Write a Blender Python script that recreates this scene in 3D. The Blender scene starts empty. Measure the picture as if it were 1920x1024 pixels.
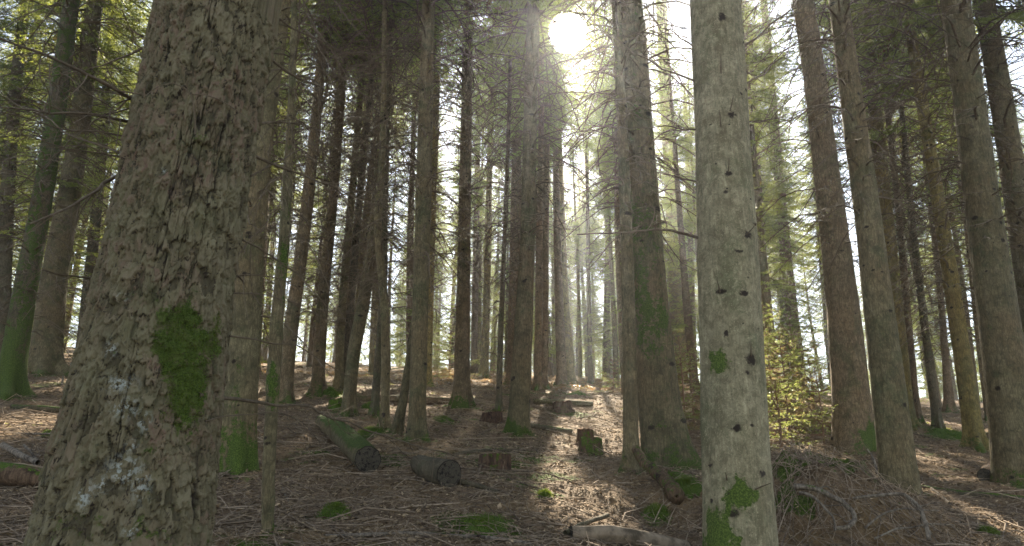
import bpy, math, random
import numpy as np
from mathutils import Vector, Matrix

# ------------------------------------------------------------------ camera, sky, sun, exposure
S = bpy.context.scene
COL = S.collection
PITCH = math.radians(16.6)
FPX = 1400.0                      # focal length in pixels of the 1920 wide photograph
cam_d = bpy.data.cameras.new('camera')
cam_d.lens = 36.0 * FPX / 1920.0
cam_d.clip_end = 1000
cam_d.clip_start = 0.02
cam = bpy.data.objects.new('camera', cam_d)
COL.objects.link(cam)
cam.rotation_euler = (math.pi / 2 + PITCH, 0, 0)
S.camera = cam
FWD = np.array([0, math.cos(PITCH), math.sin(PITCH)])
UP = np.array([0, -math.sin(PITCH), math.cos(PITCH)])
RIGHT = np.array([1.0, 0, 0])

def ray(px, py):
    d = FWD * FPX + RIGHT * (px - 960) + UP * (512 - py)
    return d / np.linalg.norm(d)

SUNDIR = ray(1063, 62)
SUN_EL = math.asin(SUNDIR[2])
SUN_AZ = math.atan2(SUNDIR[0], SUNDIR[1])       # from +Y towards +X
world = bpy.data.worlds.new('World')
S.world = world
world.use_nodes = True
wt = world.node_tree
wt.nodes.clear()
wo = wt.nodes.new('ShaderNodeOutputWorld')
bg = wt.nodes.new('ShaderNodeBackground')
sky = wt.nodes.new('ShaderNodeTexSky')
sky.sky_type = 'NISHITA'
sky.sun_disc = False
sky.sun_elevation = SUN_EL
sky.sun_rotation = SUN_AZ
sky.air_density = 1.0
sky.dust_density = 0.25
sky.ozone_density = 1.6
bg.inputs[1].default_value = 0.05
# the sun itself: a small bright disc with the aureole of the spring haze round it
tc = wt.nodes.new('ShaderNodeTexCoord')
dt = wt.nodes.new('ShaderNodeVectorMath'); dt.operation = 'DOT_PRODUCT'
nv = wt.nodes.new('ShaderNodeVectorMath'); nv.operation = 'NORMALIZE'
wt.links.new(tc.outputs['Generated'], nv.inputs[0])
wt.links.new(nv.outputs[0], dt.inputs[0])
dt.inputs[1].default_value = tuple(SUNDIR)
mr = wt.nodes.new('ShaderNodeMapRange'); mr.interpolation_type = 'SMOOTHSTEP'
mr.inputs[1].default_value = math.cos(math.radians(1.75))
mr.inputs[2].default_value = math.cos(math.radians(1.25))
mr.inputs[3].default_value = 0.0
mr.inputs[4].default_value = 90.0
wt.links.new(dt.outputs['Value'], mr.inputs[0])
ac = wt.nodes.new('ShaderNodeMath'); ac.operation = 'ARCCOSINE'
wt.links.new(dt.outputs['Value'], ac.inputs[0])
ml = wt.nodes.new('ShaderNodeMath'); ml.operation = 'MULTIPLY'; ml.inputs[1].default_value = -1 / math.radians(1.9)
wt.links.new(ac.outputs[0], ml.inputs[0])
ex = wt.nodes.new('ShaderNodeMath'); ex.operation = 'EXPONENT'
wt.links.new(ml.outputs[0], ex.inputs[0])
ml2 = wt.nodes.new('ShaderNodeMath'); ml2.operation = 'MULTIPLY_ADD'; ml2.inputs[1].default_value = 2.2
wt.links.new(ex.outputs[0], ml2.inputs[0]); wt.links.new(mr.outputs[0], ml2.inputs[2])
sc_ = wt.nodes.new('ShaderNodeVectorMath'); sc_.operation = 'SCALE'
sc_.inputs[0].default_value = (1.0, 0.95, 0.86)
wt.links.new(ml2.outputs[0], sc_.inputs['Scale'])
ad = wt.nodes.new('ShaderNodeVectorMath'); ad.operation = 'ADD'
hs_ = wt.nodes.new('ShaderNodeHueSaturation'); hs_.inputs['Saturation'].default_value = 0.6
wt.links.new(sky.outputs[0], hs_.inputs['Color']); wt.links.new(hs_.outputs[0], ad.inputs[0]); wt.links.new(sc_.outputs[0], ad.inputs[1])
wt.links.new(ad.outputs[0], bg.inputs[0])
wt.links.new(bg.outputs[0], wo.inputs[0])

sun_d = bpy.data.lights.new('sun', 'SUN')
sun_d.energy = 5.0
sun_d.angle = math.radians(0.6)
sun_d.color = (1.0, 0.87, 0.67)
sun = bpy.data.objects.new('sun', sun_d)
COL.objects.link(sun)
sun.rotation_euler = Vector(SUNDIR).to_track_quat('Z', 'Y').to_euler()

S.view_settings.view_transform = 'Standard'
S.view_settings.look = 'None'
S.view_settings.exposure = 2.75
S.view_settings.gamma = 1.0
S.cycles.use_denoising = True
S.cycles.max_bounces = 6
S.cycles.diffuse_bounces = 3
S.cycles.transmission_bounces = 4
S.cycles.glossy_bounces = 2
S.cycles.volume_bounces = 1
S.cycles.sample_clamp_indirect = 6
S.cycles.caustics_reflective = False
S.cycles.caustics_refractive = False

# ------------------------------------------------------------------ numpy helpers
RNG = np.random.default_rng(7)
random.seed(7)

def _hash(ix, iy, iz, seed):
    h = (ix.astype(np.int64) * 374761393 + iy.astype(np.int64) * 668265263
         + iz.astype(np.int64) * 2147483647 + seed * 1274126177) & 0xFFFFFFFF
    h = ((h ^ (h >> 13)) * 1274126177) & 0xFFFFFFFF
    h = ((h ^ (h >> 16)) * 2246822519) & 0xFFFFFFFF
    h = h ^ (h >> 15)
    return (h & 0xFFFFFF) / float(0xFFFFFF)

def vnoise(x, y, z=0.0, seed=0):
    x, y, z = np.broadcast_arrays(np.asarray(x, float), np.asarray(y, float), np.asarray(z, float))
    ix, iy, iz = np.floor(x), np.floor(y), np.floor(z)
    fx, fy, fz = x - ix, y - iy, z - iz
    fx, fy, fz = [t * t * (3 - 2 * t) for t in (fx, fy, fz)]
    r = 0
    for dx in (0, 1):
        for dy in (0, 1):
            for dz in (0, 1):
                w = (fx if dx else 1 - fx) * (fy if dy else 1 - fy) * (fz if dz else 1 - fz)
                r = r + w * _hash(ix + dx, iy + dy, iz + dz, seed)
    return r * 2 - 1

def fbm(x, y, z=0.0, oct=4, seed=0):
    a, s, r = 1.0, 0.0, 0
    f = 1.0
    for o in range(oct):
        r = r + a * vnoise(np.asarray(x) * f, np.asarray(y) * f, np.asarray(z) * f, seed + o * 17)
        s += a; a *= 0.5; f *= 2.03
    return r / s

def cells(u, v, seed=0, period=None):
    """cellular pattern: returns F1, F2, id-random, offset from cell centre (du, dv)"""
    iu, iv = np.floor(u), np.floor(v)
    f1 = np.full(u.shape, 9.0); f2 = np.full(u.shape, 9.0)
    rid = np.zeros(u.shape); ou = np.zeros(u.shape); ov = np.zeros(u.shape)
    for a in (-1, 0, 1):
        for b in (-1, 0, 1):
            cu, cv = iu + a, iv + b
            hu = cu % period if period else cu
            z = np.zeros_like(cu)
            pu = cu + 0.1 + 0.8 * _hash(hu, cv, z, seed)
            pv = cv + 0.1 + 0.8 * _hash(hu, cv, z, seed + 5)
            d = np.hypot(u - pu, v - pv)
            m = d < f1
            f2 = np.where(m, f1, np.minimum(f2, d))
            rid = np.where(m, _hash(hu, cv, z, seed + 9), rid)
            ou = np.where(m, u - pu, ou); ov = np.where(m, v - pv, ov)
            f1 = np.where(m, d, f1)
    return f1, f2, rid, ou, ov

def sstep(a, b, x):
    t = np.clip((x - a) / (b - a), 0, 1)
    return t * t * (3 - 2 * t)

def make_mesh(name, V, F, mats, attrs=None, smooth=True, fmat=None):
    """F: (n,k) int array, or list of such arrays"""
    V = np.asarray(V, np.float32)
    Fs = F if isinstance(F, list) else [F]
    Fs = [np.asarray(f, np.int32) for f in Fs if len(f)]
    me = bpy.data.meshes.new(name)
    nl = sum(f.size for f in Fs); nf = sum(len(f) for f in Fs)
    me.vertices.add(len(V)); me.loops.add(nl); me.polygons.add(nf)
    me.vertices.foreach_set('co', V.ravel())
    me.loops.foreach_set('vertex_index', np.concatenate([f.ravel() for f in Fs]))
    tot = np.concatenate([np.full(len(f), f.shape[1], np.int32) for f in Fs])
    st = np.concatenate([[0], np.cumsum(tot)[:-1]]).astype(np.int32)
    me.polygons.foreach_set('loop_start', st)
    me.polygons.foreach_set('loop_total', tot)
    me.polygons.foreach_set('use_smooth', np.full(nf, smooth))
    if fmat is not None:
        me.polygons.foreach_set('material_index', np.asarray(fmat, np.int32))
    for m in (mats if isinstance(mats, (list, tuple)) else [mats]):
        me.materials.append(m)
    for k, a in (attrs or {}).items():
        at = me.attributes.new(k, 'FLOAT', 'POINT')
        at.data.foreach_set('value', np.asarray(a, np.float32))
    me.update(calc_edges=True)
    return me

def obj(name, me, parent=None, loc=None):
    o = bpy.data.objects.new(name, me)
    COL.objects.link(o)
    if parent is not None:
        o.parent = parent
    if loc is not None:
        o.location = loc
    return o

def thing(name, label, cat, loc=(0, 0, 0), group=None, me=None):
    o = bpy.data.objects.new(name, me)
    COL.objects.link(o)
    o.location = loc
    o['label'] = label; o['category'] = cat
    if group: o['group'] = group
    return o

def grid_faces(nr, ns, closed=True, off=0):
    i = np.arange(nr - 1)[:, None]
    if closed:
        j = np.arange(ns)[None, :]; j2 = (j + 1) % ns
    else:
        j = np.arange(ns - 1)[None, :]; j2 = j + 1
    a = i * ns + j; b = i * ns + j2; c = (i + 1) * ns + j2; d = (i + 1) * ns + j
    return np.stack([a, b, c, d], -1).reshape(-1, 4) + off

def frames(P):
    P = np.asarray(P, float)
    T = np.gradient(P, axis=0)
    T /= np.linalg.norm(T, axis=1)[:, None] + 1e-12
    N = np.zeros_like(T)
    ref = np.array([1.0, 0, 0]) if abs(T[0][0]) < 0.8 else np.array([0, 0, 1.0])
    n = ref - T[0] * ref.dot(T[0]); n /= np.linalg.norm(n)
    for i in range(len(P)):
        n = n - T[i] * n.dot(T[i]); n /= np.linalg.norm(n)
        N[i] = n
    return T, N, np.cross(T, N)

def resample(P, R, n):
    P = np.asarray(P, float); R = np.asarray(R, float)
    s = np.concatenate([[0], np.cumsum(np.linalg.norm(np.diff(P, axis=0), axis=1))])
    # catmull-like smoothing by fine cubic through points
    t = np.linspace(0, s[-1], n) if np.isscalar(n) else np.asarray(n) * s[-1]
    Q = np.stack([smooth_interp(t, s, P[:, k]) for k in range(3)], 1)
    return Q, np.interp(t, s, R), t

def smooth_interp(t, s, y):
    if len(s) < 3:
        return np.interp(t, s, y)
    m = np.zeros(len(s))
    d = np.diff(y) / np.maximum(np.diff(s), 1e-9)
    m[1:-1] = (d[1:] * np.diff(s)[:-1] + d[:-1] * np.diff(s)[1:]) / (np.diff(s)[1:] + np.diff(s)[:-1])
    m[0] = 1.5 * d[0] - 0.5 * m[1]; m[-1] = 1.5 * d[-1] - 0.5 * m[-2]
    i = np.clip(np.searchsorted(s, t, side='right') - 1, 0, len(s) - 2)
    h = s[i + 1] - s[i]; u = (t - s[i]) / h
    return ((2 * u**3 - 3 * u**2 + 1) * y[i] + (u**3 - 2 * u**2 + u) * h * m[i]
            + (-2 * u**3 + 3 * u**2) * y[i + 1] + (u**3 - u**2) * h * m[i + 1])

class Soup:
    """collects tubes and small faces into one mesh"""
    def __init__(s):
        s.V = []; s.F4 = []; s.F3 = []; s.n = 0; s.A = []; s.m4 = []; s.m3 = []
    def tube(s, P, R, ns=5, a=0.0, m=0, n=None, wob=0.0):
        P = np.asarray(P, float); R = np.asarray(R, float)
        if n: P, R, _ = resample(P, R, n)
        T, N, B = frames(P)
        th = np.linspace(0, 2 * np.pi, ns, endpoint=False)
        rr = R[:, None] * np.ones(ns)[None]
        if wob:
            rr = rr * (1 + wob * (RNG.random(rr.shape) - 0.5))
        V = P[:, None] + rr[..., None] * (np.cos(th)[None, :, None] * N[:, None] + np.sin(th)[None, :, None] * B[:, None])
        f = grid_faces(len(P), ns, True, s.n)
        s.V.append(V.reshape(-1, 3)); s.F4.append(f); s.m4.append(np.full(len(f), m))
        s.A.append(np.full(len(P) * ns, a)); s.n += len(P) * ns
    def tris(s, V3, a, m=0):
        """V3 (n,3,3)"""
        n = len(V3)
        f = np.arange(n * 3).reshape(n, 3) + s.n
        s.V.append(V3.reshape(-1, 3)); s.F3.append(f); s.m3.append(np.full(n, m))
        s.A.append(np.repeat(np.broadcast_to(a, (n,)), 3)); s.n += n * 3
    def quads(s, V4, a, m=0):
        n = len(V4)
        f = np.arange(n * 4).reshape(n, 4) + s.n
        s.V.append(V4.reshape(-1, 3)); s.F4.append(f); s.m4.append(np.full(n, m))
        s.A.append(np.repeat(np.broadcast_to(a, (n,)), 4)); s.n += n * 4
    def mesh(s, name, mats, smooth=True):
        Fs, fm = [], []
        if s.F4: Fs.append(np.concatenate(s.F4)); fm.append(np.concatenate(s.m4))
        if s.F3: Fs.append(np.concatenate(s.F3)); fm.append(np.concatenate(s.m3))
        return make_mesh(name, np.concatenate(s.V), Fs, mats, {'var': np.concatenate(s.A)}, smooth, np.concatenate(fm))

# ------------------------------------------------------------------ terrain
CAMH = 1.5
BUMPS = []       # litter heaped up against the stem feet: x, y, radius, height, moss
_ys = np.array([-40, -5, 0, 6, 15, 20, 28, 36, 46, 60, 80, 120, 200])
_zs = np.array([-5.5, -1.0, 0, 1.2, 3.15, 4.1, 5.45, 6.85, 8.65, 10.9, 12.9, 14.5, 16])

def height(x, y, detail=True):
    x = np.asarray(x, float); y = np.asarray(y, float)
    z = np.interp(y, _ys, _zs)
    # soften the breaks of the profile
    z = 0.5 * z + 0.25 * (np.interp(y - 2.5, _ys, _zs) + np.interp(y + 2.5, _ys, _zs))
    z = z - CAMH - 0.06 * x
    k = np.clip(y / 10, 0.2, 1)
    z = z + 0.16 * k * fbm(x * 0.35, y * 0.35, 3.3, 2, 5)
    z = z + 0.055 * fbm(x * 1.3, y * 1.3, 1.3, 3, 11)
    # hollow beside the thick mossy tree, in front of the root mound
    z = z - 0.22 * np.exp(-(((x - 1.55) / 0.75) ** 2 + ((y - 6.3) / 0.9) ** 2))
    if detail:
        for bx, by, br, bh, bm in BUMPS:
            z = z + bh * np.exp(-((x - bx) ** 2 + (y - by) ** 2) / br ** 2)
        z = z + 0.040 * fbm(x * 4, y * 4, 0.3, 2, 27) + 0.026 * fbm(x * 11, y * 11, 0.3, 3, 23)
    return z

def hit(px, py):
    d = ray(px, py)
    t = np.linspace(1.0, 150, 6000)
    g = t * d[2] - height(t * d[0], t * d[1], False)
    i = np.argmax(g < 0)
    if g[i] >= 0: i = int(np.argmin(g[:2000] / t[:2000]))
    return t[i] * d

def at_depth(px, py, Y):
    d = ray(px, py)
    return d * (Y / d[1])

def at_ground(px, py, dz=0.0):
    p = hit(px, py); p[2] += dz
    return p

# ------------------------------------------------------------------ materials
def new_mat(name):
    m = bpy.data.materials.new(name); m.use_nodes = True
    nt = m.node_tree; nt.nodes.clear()
    return m, nt

class NB:
    def __init__(s, name):
        s.m, s.t = new_mat(name)
        s.out = s.t.nodes.new('ShaderNodeOutputMaterial')
    def n(s, ty, **kw):
        nd = s.t.nodes.new('ShaderNode' + ty)
        for k, v in kw.items(): setattr(nd, k, v)
        return nd
    def set(s, sock, v):
        if isinstance(v, bpy.types.NodeSocket): s.t.links.new(v, sock)
        elif isinstance(v, (tuple, list)) and len(v) == 3 and sock.type == 'RGBA': sock.default_value = (*v, 1)
        else: sock.default_value = v
    def math(s, op, a, b=0.0, c=0.0, clamp=False):
        nd = s.n('Math', operation=op, use_clamp=clamp)
        s.set(nd.inputs[0], a); s.set(nd.inputs[1], b); s.set(nd.inputs[2], c)
        return nd.outputs[0]
    def ramp(s, v, lo, hi, a=0.0, b=1.0):
        nd = s.n('MapRange', interpolation_type='SMOOTHSTEP')
        s.set(nd.inputs[0], v); s.set(nd.inputs[1], lo); s.set(nd.inputs[2], hi); s.set(nd.inputs[3], a); s.set(nd.inputs[4], b)
        return nd.outputs[0]
    def mix(s, f, a, b):
        nd = s.n('Mix', data_type='RGBA')
        s.set(nd.inputs[0], f); s.set(nd.inputs[6], a); s.set(nd.inputs[7], b)
        return nd.outputs[2]
    def coord(s, scale=(1, 1, 1), kind='Object'):
        tc = s.n('TexCoord'); mp = s.n('Mapping')
        s.t.links.new(tc.outputs[kind], mp.inputs[0]); mp.inputs[3].default_value = scale
        return mp.outputs[0]
    def offs(s, vec):
        """shift a pattern by a random amount per object"""
        oi = s.n('ObjectInfo'); v = s.n('VectorMath', operation='ADD')
        sc = s.math('MULTIPLY', oi.outputs['Random'], 37.0)
        cb = s.n('CombineXYZ'); s.set(cb.inputs[0], sc); s.set(cb.inputs[1], sc); s.set(cb.inputs[2], sc)
        s.set(v.inputs[0], vec); s.set(v.inputs[1], cb.outputs[0])
        return v.outputs[0], oi.outputs['Random']
    def noise(s, vec, scale, detail=4, rough=0.55, dist=0.0):
        nd = s.n('TexNoise')
        s.set(nd.inputs['Vector'], vec); nd.inputs['Scale'].default_value = scale
        nd.inputs['Detail'].default_value = detail; nd.inputs['Roughness'].default_value = rough
        nd.inputs['Distortion'].default_value = dist
        return nd.outputs['Fac']
    def voro(s, vec, scale, feature='F1', rand=1.0):
        nd = s.n('TexVoronoi', feature=feature)
        s.set(nd.inputs['Vector'], vec); nd.inputs['Scale'].default_value = scale
        nd.inputs['Randomness'].default_value = rand
        return nd
    def attr(s, name):
        return s.n('Attribute', attribute_name=name).outputs['Fac']
    def bump(s, h, strength=0.5, dist=0.01, nrm=None):
        nd = s.n('Bump'); s.set(nd.inputs['Height'], h)
        nd.inputs['Strength'].default_value = strength; nd.inputs['Distance'].default_value = dist
        if nrm is not None: s.set(nd.inputs['Normal'], nrm)
        return nd.outputs[0]
    def surf(s, col, rough=0.9, nrm=None, spec=0.15):
        p = s.n('BsdfPrincipled')
        s.set(p.inputs['Base Color'], col); s.set(p.inputs['Roughness'], rough)
        p.inputs['Specular IOR Level'].default_value = spec
        if nrm is not None: s.set(p.inputs['Normal'], nrm)
        s.t.links.new(p.outputs[0], s.out.inputs[0])
        return p

MOSS_D, MOSS_L = (0.028, 0.046, 0.009), (0.095, 0.130, 0.026)

def mat_scaly():
    b = NB('scaly bark')
    c = b.coord()
    cs = b.coord((1, 1, 0.28))
    n1 = b.noise(c, 9, 5); n2 = b.noise(cs, 60, 4, 0.65); n3 = b.noise(c, 2.2, 3); n4 = b.noise(c, 160, 3, 0.7)
    col = b.mix(b.ramp(n1, 0.3, 0.7), (0.075, 0.063, 0.034), (0.130, 0.110, 0.062))
    col = b.mix(b.math('MULTIPLY', b.ramp(n2, 0.42, 0.75), 0.5), col, (0.165, 0.145, 0.095))
    col = b.mix(b.ramp(b.attr('tone'), 0.45, 0.95, 0.0, 0.75), col, (0.165, 0.145, 0.088))
    col = b.mix(b.ramp(b.attr('tone'), 0.45, 0.10, 0.0, 0.8), col, (0.042, 0.035, 0.020))
    red = b.math('MULTIPLY', b.attr('flake'), b.ramp(n3, 0.38, 0.6))
    col = b.mix(b.math('MULTIPLY', red, 0.75, clamp=True), col, (0.125, 0.075, 0.055))
    col = b.mix(b.ramp(b.attr('crack'), 0.25, 0.95), col, (0.030, 0.023, 0.017))
    lich = b.math('MULTIPLY', b.attr('lichen'), b.ramp(b.noise(c, 38, 5, 0.7), 0.50, 0.57), clamp=True)
    col = b.mix(lich, col, (0.30, 0.32, 0.29))
    mt = b.math('ADD', b.math('MULTIPLY_ADD', b.noise(c, 42, 6, 0.8), 2.4, b.attr('moss')), b.math('MULTIPLY', b.noise(c, 11, 5, 0.75), 2.0))
    mm = b.ramp(mt, 2.62, 2.80)
    mcol = b.mix(b.ramp(b.noise(c, 130, 3, 0.7), 0.35, 0.7), MOSS_D, MOSS_L)
    mcol = b.mix(b.math('MULTIPLY', b.ramp(b.noise(c, 16, 4, 0.7), 0.45, 0.65), 0.6), mcol, (0.10, 0.105, 0.035))
    col = b.mix(mm, col, mcol)
    gt = b.ramp(b.math('MULTIPLY_ADD', b.noise(c, 5, 5, 0.7), 1.0, b.math('MULTIPLY', n2, 0.3)), 0.62, 0.9)
    col = b.mix(b.math('MULTIPLY', gt, 0.25), col, (0.075, 0.095, 0.035))
    h = b.math('MULTIPLY_ADD', n4, 0.35, b.math('ADD', n2, b.math('MULTIPLY', b.math('MULTIPLY', mm, b.noise(c, 190, 2)), 1.2)))
    b.surf(col, 0.92, b.bump(h, 0.55, 0.012))
    return b.m

def mat_bark(name, dark, light, warm, stripe=0.3, speck=0.5, ridge=0.35, fine=1.0, plates=0.45):
    """general conifer bark; attributes: moss, knot"""
    b = NB(name)
    c, rnd = b.offs(b.coord())
    cs, _ = b.offs(b.coord((1, 1, 0.16)))
    ch, _ = b.offs(b.coord((0.35, 0.35, 3.0)))
    n1 = b.noise(c, 4.5, 5, 0.6); n2 = b.noise(cs, 48 * fine, 5, 0.7); n3 = b.noise(c, 1.1, 3); n5 = b.noise(ch, 16, 4, 0.7)
    col = b.mix(b.ramp(n1, 0.3, 0.72), dark, light)
    col = b.mix(b.math('MULTIPLY', b.ramp(n3, 0.4, 0.68), 0.7), col, warm)
    col = b.mix(b.math('MULTIPLY', b.ramp(n2, 0.5, 0.72), stripe), col, tuple(min(1, x * 1.9) for x in light))
    col = b.mix(b.math('MULTIPLY', b.ramp(n2, 0.46, 0.30), 0.55 * speck), col, (0.030, 0.025, 0.018))
    col = b.mix(b.math('MULTIPLY', b.ramp(n5, 0.62, 0.75), 0.35), col, (0.035, 0.030, 0.022))
    # blotches of greenish algae
    alg = b.ramp(b.noise(c, 2.6, 6, 0.72), 0.50, 0.64)
    col = b.mix(b.math('MULTIPLY', alg, 0.55), col, (0.052, 0.066, 0.028))
    lich = b.ramp(b.noise(c, 30, 6, 0.75), 0.66, 0.72)
    col = b.mix(b.math('MULTIPLY', lich, 0.5 * speck), col, (0.32, 0.33, 0.29))
    mo = b.noise(c, 15, 8, 0.82, 0.4)
    col = b.mix(b.math('MULTIPLY', b.ramp(mo, 0.50, 0.55), 0.6 * speck), col, tuple(x * 0.75 for x in dark))
    col = b.mix(b.math('MULTIPLY', b.ramp(mo, 0.45, 0.40), 0.5 * speck), col, tuple(min(1, x * 1.35) for x in light))
    sp = b.noise(c, 95, 3, 0.75)
    col = b.mix(b.math('MULTIPLY', b.ramp(sp, 0.60, 0.68), 0.55 * speck), col, (0.040, 0.036, 0.026))
    col = b.mix(b.math('MULTIPLY', b.ramp(sp, 0.40, 0.33), 0.5 * speck), col, tuple(min(1, x * 1.9) for x in light))
    pl = b.voro(cs, 34 * fine, 'DISTANCE_TO_EDGE').outputs['Distance']
    col = b.mix(b.math('MULTIPLY', b.ramp(pl, 0.10, 0.02), plates), col, tuple(x * 0.45 for x in dark))
    dk = b.ramp(b.noise(c, 3.4, 6, 0.75, 0.6), 0.56, 0.66)
    col = b.mix(b.math('MULTIPLY', dk, 0.45), col, tuple(x * 0.6 for x in dark))
    kf = b.math('MULTIPLY', b.attr('knot'), b.ramp(b.noise(c, 55, 4, 0.8), 0.25, 0.65, 0.55, 1.25))
    col = b.mix(b.ramp(kf, 0.22, 0.7), col, (0.024, 0.018, 0.013))
    mt = b.math('ADD', b.math('MULTIPLY_ADD', b.noise(c, 26, 6, 0.75), 1.6, b.attr('moss')), b.math('MULTIPLY', b.noise(c, 6, 5, 0.7), 1.4))
    mm = b.ramp(mt, 1.92, 2.06)
    mcol = b.mix(b.ramp(b.noise(c, 90, 3, 0.7), 0.35, 0.7), MOSS_D, MOSS_L)
    col = b.mix(mm, col, mcol)
    hh = b.n('HueSaturation'); b.set(hh.inputs['Value'], b.ramp(rnd, 0, 1, 0.82, 1.18)); b.set(hh.inputs['Color'], col)
    h = b.math('ADD', b.math('MULTIPLY', n2, ridge * 2), b.math('MULTIPLY_ADD', b.noise(c, 120, 3, 0.7), 0.5, b.math('MULTIPLY', mm, b.noise(c, 150, 2))))
    b.surf(hh.outputs[0], 0.9, b.bump(h, 0.6, 0.012))
    return b.m

def mat_simple(name, a, c2, scale=20, rough=0.9, bump=0.4, coord='Object', var=True, dist=0.01):
    b = NB(name)
    c = b.coord(kind=coord)
    n = b.noise(c, scale, 5, 0.65)
    f = b.ramp(n, 0.3, 0.7)
    if var: f = b.math('MULTIPLY_ADD', b.attr('var'), 0.6, b.math('MULTIPLY', f, 0.5), clamp=True)
    b.surf(b.mix(f, a, c2), rough, b.bump(n, bump, dist))
    return b.m

def mat_leaf(name, dark, light, trans, tw=0.45, brown=None, bamt=0.0):
    b = NB(name)
    v = b.attr('var')
    oi = b.n('ObjectInfo').outputs['Random']
    n = b.noise(b.coord(), 0.9, 3)
    f = b.math('MULTIPLY_ADD', v, 0.6, b.math('MULTIPLY', b.ramp(n, 0.3, 0.7), 0.4), clamp=True)
    col = b.mix(f, dark, light)
    tcol = b.mix(f, tuple(x * 0.75 for x in trans), trans)
    if brown:
        bf = b.ramp(b.math('ADD', b.noise(b.coord(), 0.55, 2), b.math('MULTIPLY', v, 0.25)), 0.78 - bamt, 0.88 - bamt)
        col = b.mix(bf, col, brown); tcol = b.mix(bf, tcol, tuple(min(1, x * 1.8) for x in brown))
    hs = b.n('HueSaturation'); b.set(hs.inputs['Hue'], b.ramp(oi, 0, 1, 0.485, 0.51)); b.set(hs.inputs['Value'], b.ramp(oi, 0, 1, 0.8, 1.2)); b.set(hs.inputs['Color'], col)
    d = b.n('BsdfPrincipled'); b.set(d.inputs['Base Color'], hs.outputs[0]); d.inputs['Roughness'].default_value = 0.5
    d.inputs['Specular IOR Level'].default_value = 0.25
    t = b.n('BsdfTranslucent'); b.set(t.inputs[0], tcol)
    mx = b.n('MixShader'); mx.inputs[0].default_value = tw
    b.t.links.new(d.outputs[0], mx.inputs[1]); b.t.links.new(t.outputs[0], mx.inputs[2])
    b.t.links.new(mx.outputs[0], b.out.inputs[0])
    return b.m

def mat_ground():
    b = NB('forest floor')
    c = b.coord()
    n1 = b.noise(c, 0.7, 4, 0.6); n2 = b.noise(c, 9, 6, 0.7); n3 = b.noise(c, 45, 5, 0.75); n4 = b.noise(c, 2.3, 6, 0.7)
    col = b.mix(b.ramp(n2, 0.3, 0.7), (0.060, 0.038, 0.022), (0.205, 0.138, 0.082))
    col = b.mix(b.math('MULTIPLY', b.ramp(n3, 0.45, 0.7), 0.6), col, (0.26, 0.20, 0.125))
    col = b.mix(b.math('MULTIPLY', b.ramp(n3, 0.46, 0.3), 0.7), col, (0.026, 0.017, 0.012))
    col = b.mix(b.math('MULTIPLY', b.ramp(n1, 0.45, 0.7), 0.45), col, (0.24, 0.155, 0.065))
    mt = b.math('MULTIPLY_ADD', n2, 0.25, n4)
    mm = b.ramp(b.math('ADD', mt, b.math('MULTIPLY', b.attr('moss'), 0.34)), 0.88, 0.96)
    col = b.mix(mm, col, b.mix(b.ramp(n3, 0.35, 0.7), (0.035, 0.055, 0.010), (0.12, 0.155, 0.03)))
    vo = b.voro(c, 55).outputs['Distance']
    h = b.math('ADD', b.math('MULTIPLY', n3, 1.0), b.math('MULTIPLY', vo, 0.6))
    b.surf(col, 0.95, b.bump(h, 0.9, 0.03))
    return b.m

M = {}
M['scaly'] = mat_scaly()
M['pale'] = mat_bark('pale fir bark', (0.125, 0.108, 0.063), (0.225, 0.200, 0.125), (0.175, 0.150, 0.088), 0.4, 1.0, 0.35, 0.9, 0.12)
M['grey'] = mat_bark('grey green bark', (0.080, 0.067, 0.036), (0.165, 0.138, 0.076), (0.145, 0.100, 0.052), 0.25, 0.8, 0.5)
M['brown'] = mat_bark('brown spruce bark', (0.086, 0.065, 0.038), (0.185, 0.140, 0.082), (0.180, 0.120, 0.064), 0.35, 0.8, 0.9)
M['olive'] = mat_bark('olive bark', (0.100, 0.082, 0.030), (0.210, 0.165, 0.060), (0.185, 0.125, 0.045), 0.25, 0.7, 0.6)
M['red'] = mat_bark('reddish pine bark', (0.095, 0.067, 0.041), (0.195, 0.138, 0.084), (0.195, 0.124, 0.066), 0.3, 0.7, 0.9)
M['dark'] = mat_bark('dark thin bark', (0.060, 0.050, 0.032), (0.120, 0.100, 0.064), (0.110, 0.080, 0.046), 0.2, 0.7, 0.5)
M['twig'] = mat_simple('dead twig', (0.050, 0.038, 0.024), (0.150, 0.115, 0.078), 30)
M['stick'] = mat_simple('fallen stick wood', (0.036, 0.024, 0.016), (0.34, 0.26, 0.18), 22)
M['litter'] = mat_simple('dry litter', (0.045, 0.030, 0.018), (0.46, 0.345, 0.21), 30, coord='Object')
M['moss'] = mat_simple('moss', MOSS_D, (0.085, 0.135, 0.016), 60, bump=0.8)
M['mossl'] = mat_leaf('moss tufts', (0.040, 0.070, 0.008), (0.12, 0.175, 0.022), (0.20, 0.27, 0.03), 0.35)
M['needle'] = mat_leaf('conifer needles', (0.022, 0.042, 0.013), (0.062, 0.095, 0.024), (0.38, 0.43, 0.08), 0.43, (0.10, 0.055, 0.025), 0.02)
M['young'] = mat_leaf('young conifer needles', (0.05, 0.075, 0.018), (0.12, 0.155, 0.03), (0.42, 0.48, 0.13), 0.5, (0.18, 0.12, 0.06), 0.15)
M['bracken'] = mat_leaf('dry bracken', (0.16, 0.085, 0.03), (0.33, 0.20, 0.075), (0.50, 0.30, 0.10), 0.4)
M['grassy'] = mat_leaf('sunlit green tufts', (0.06, 0.09, 0.015), (0.14, 0.17, 0.03), (0.40, 0.44, 0.07), 0.45)
M['cut'] = mat_simple('weathered cut wood', (0.018, 0.018, 0.015), (0.055, 0.050, 0.040), 14, var=False)
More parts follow.
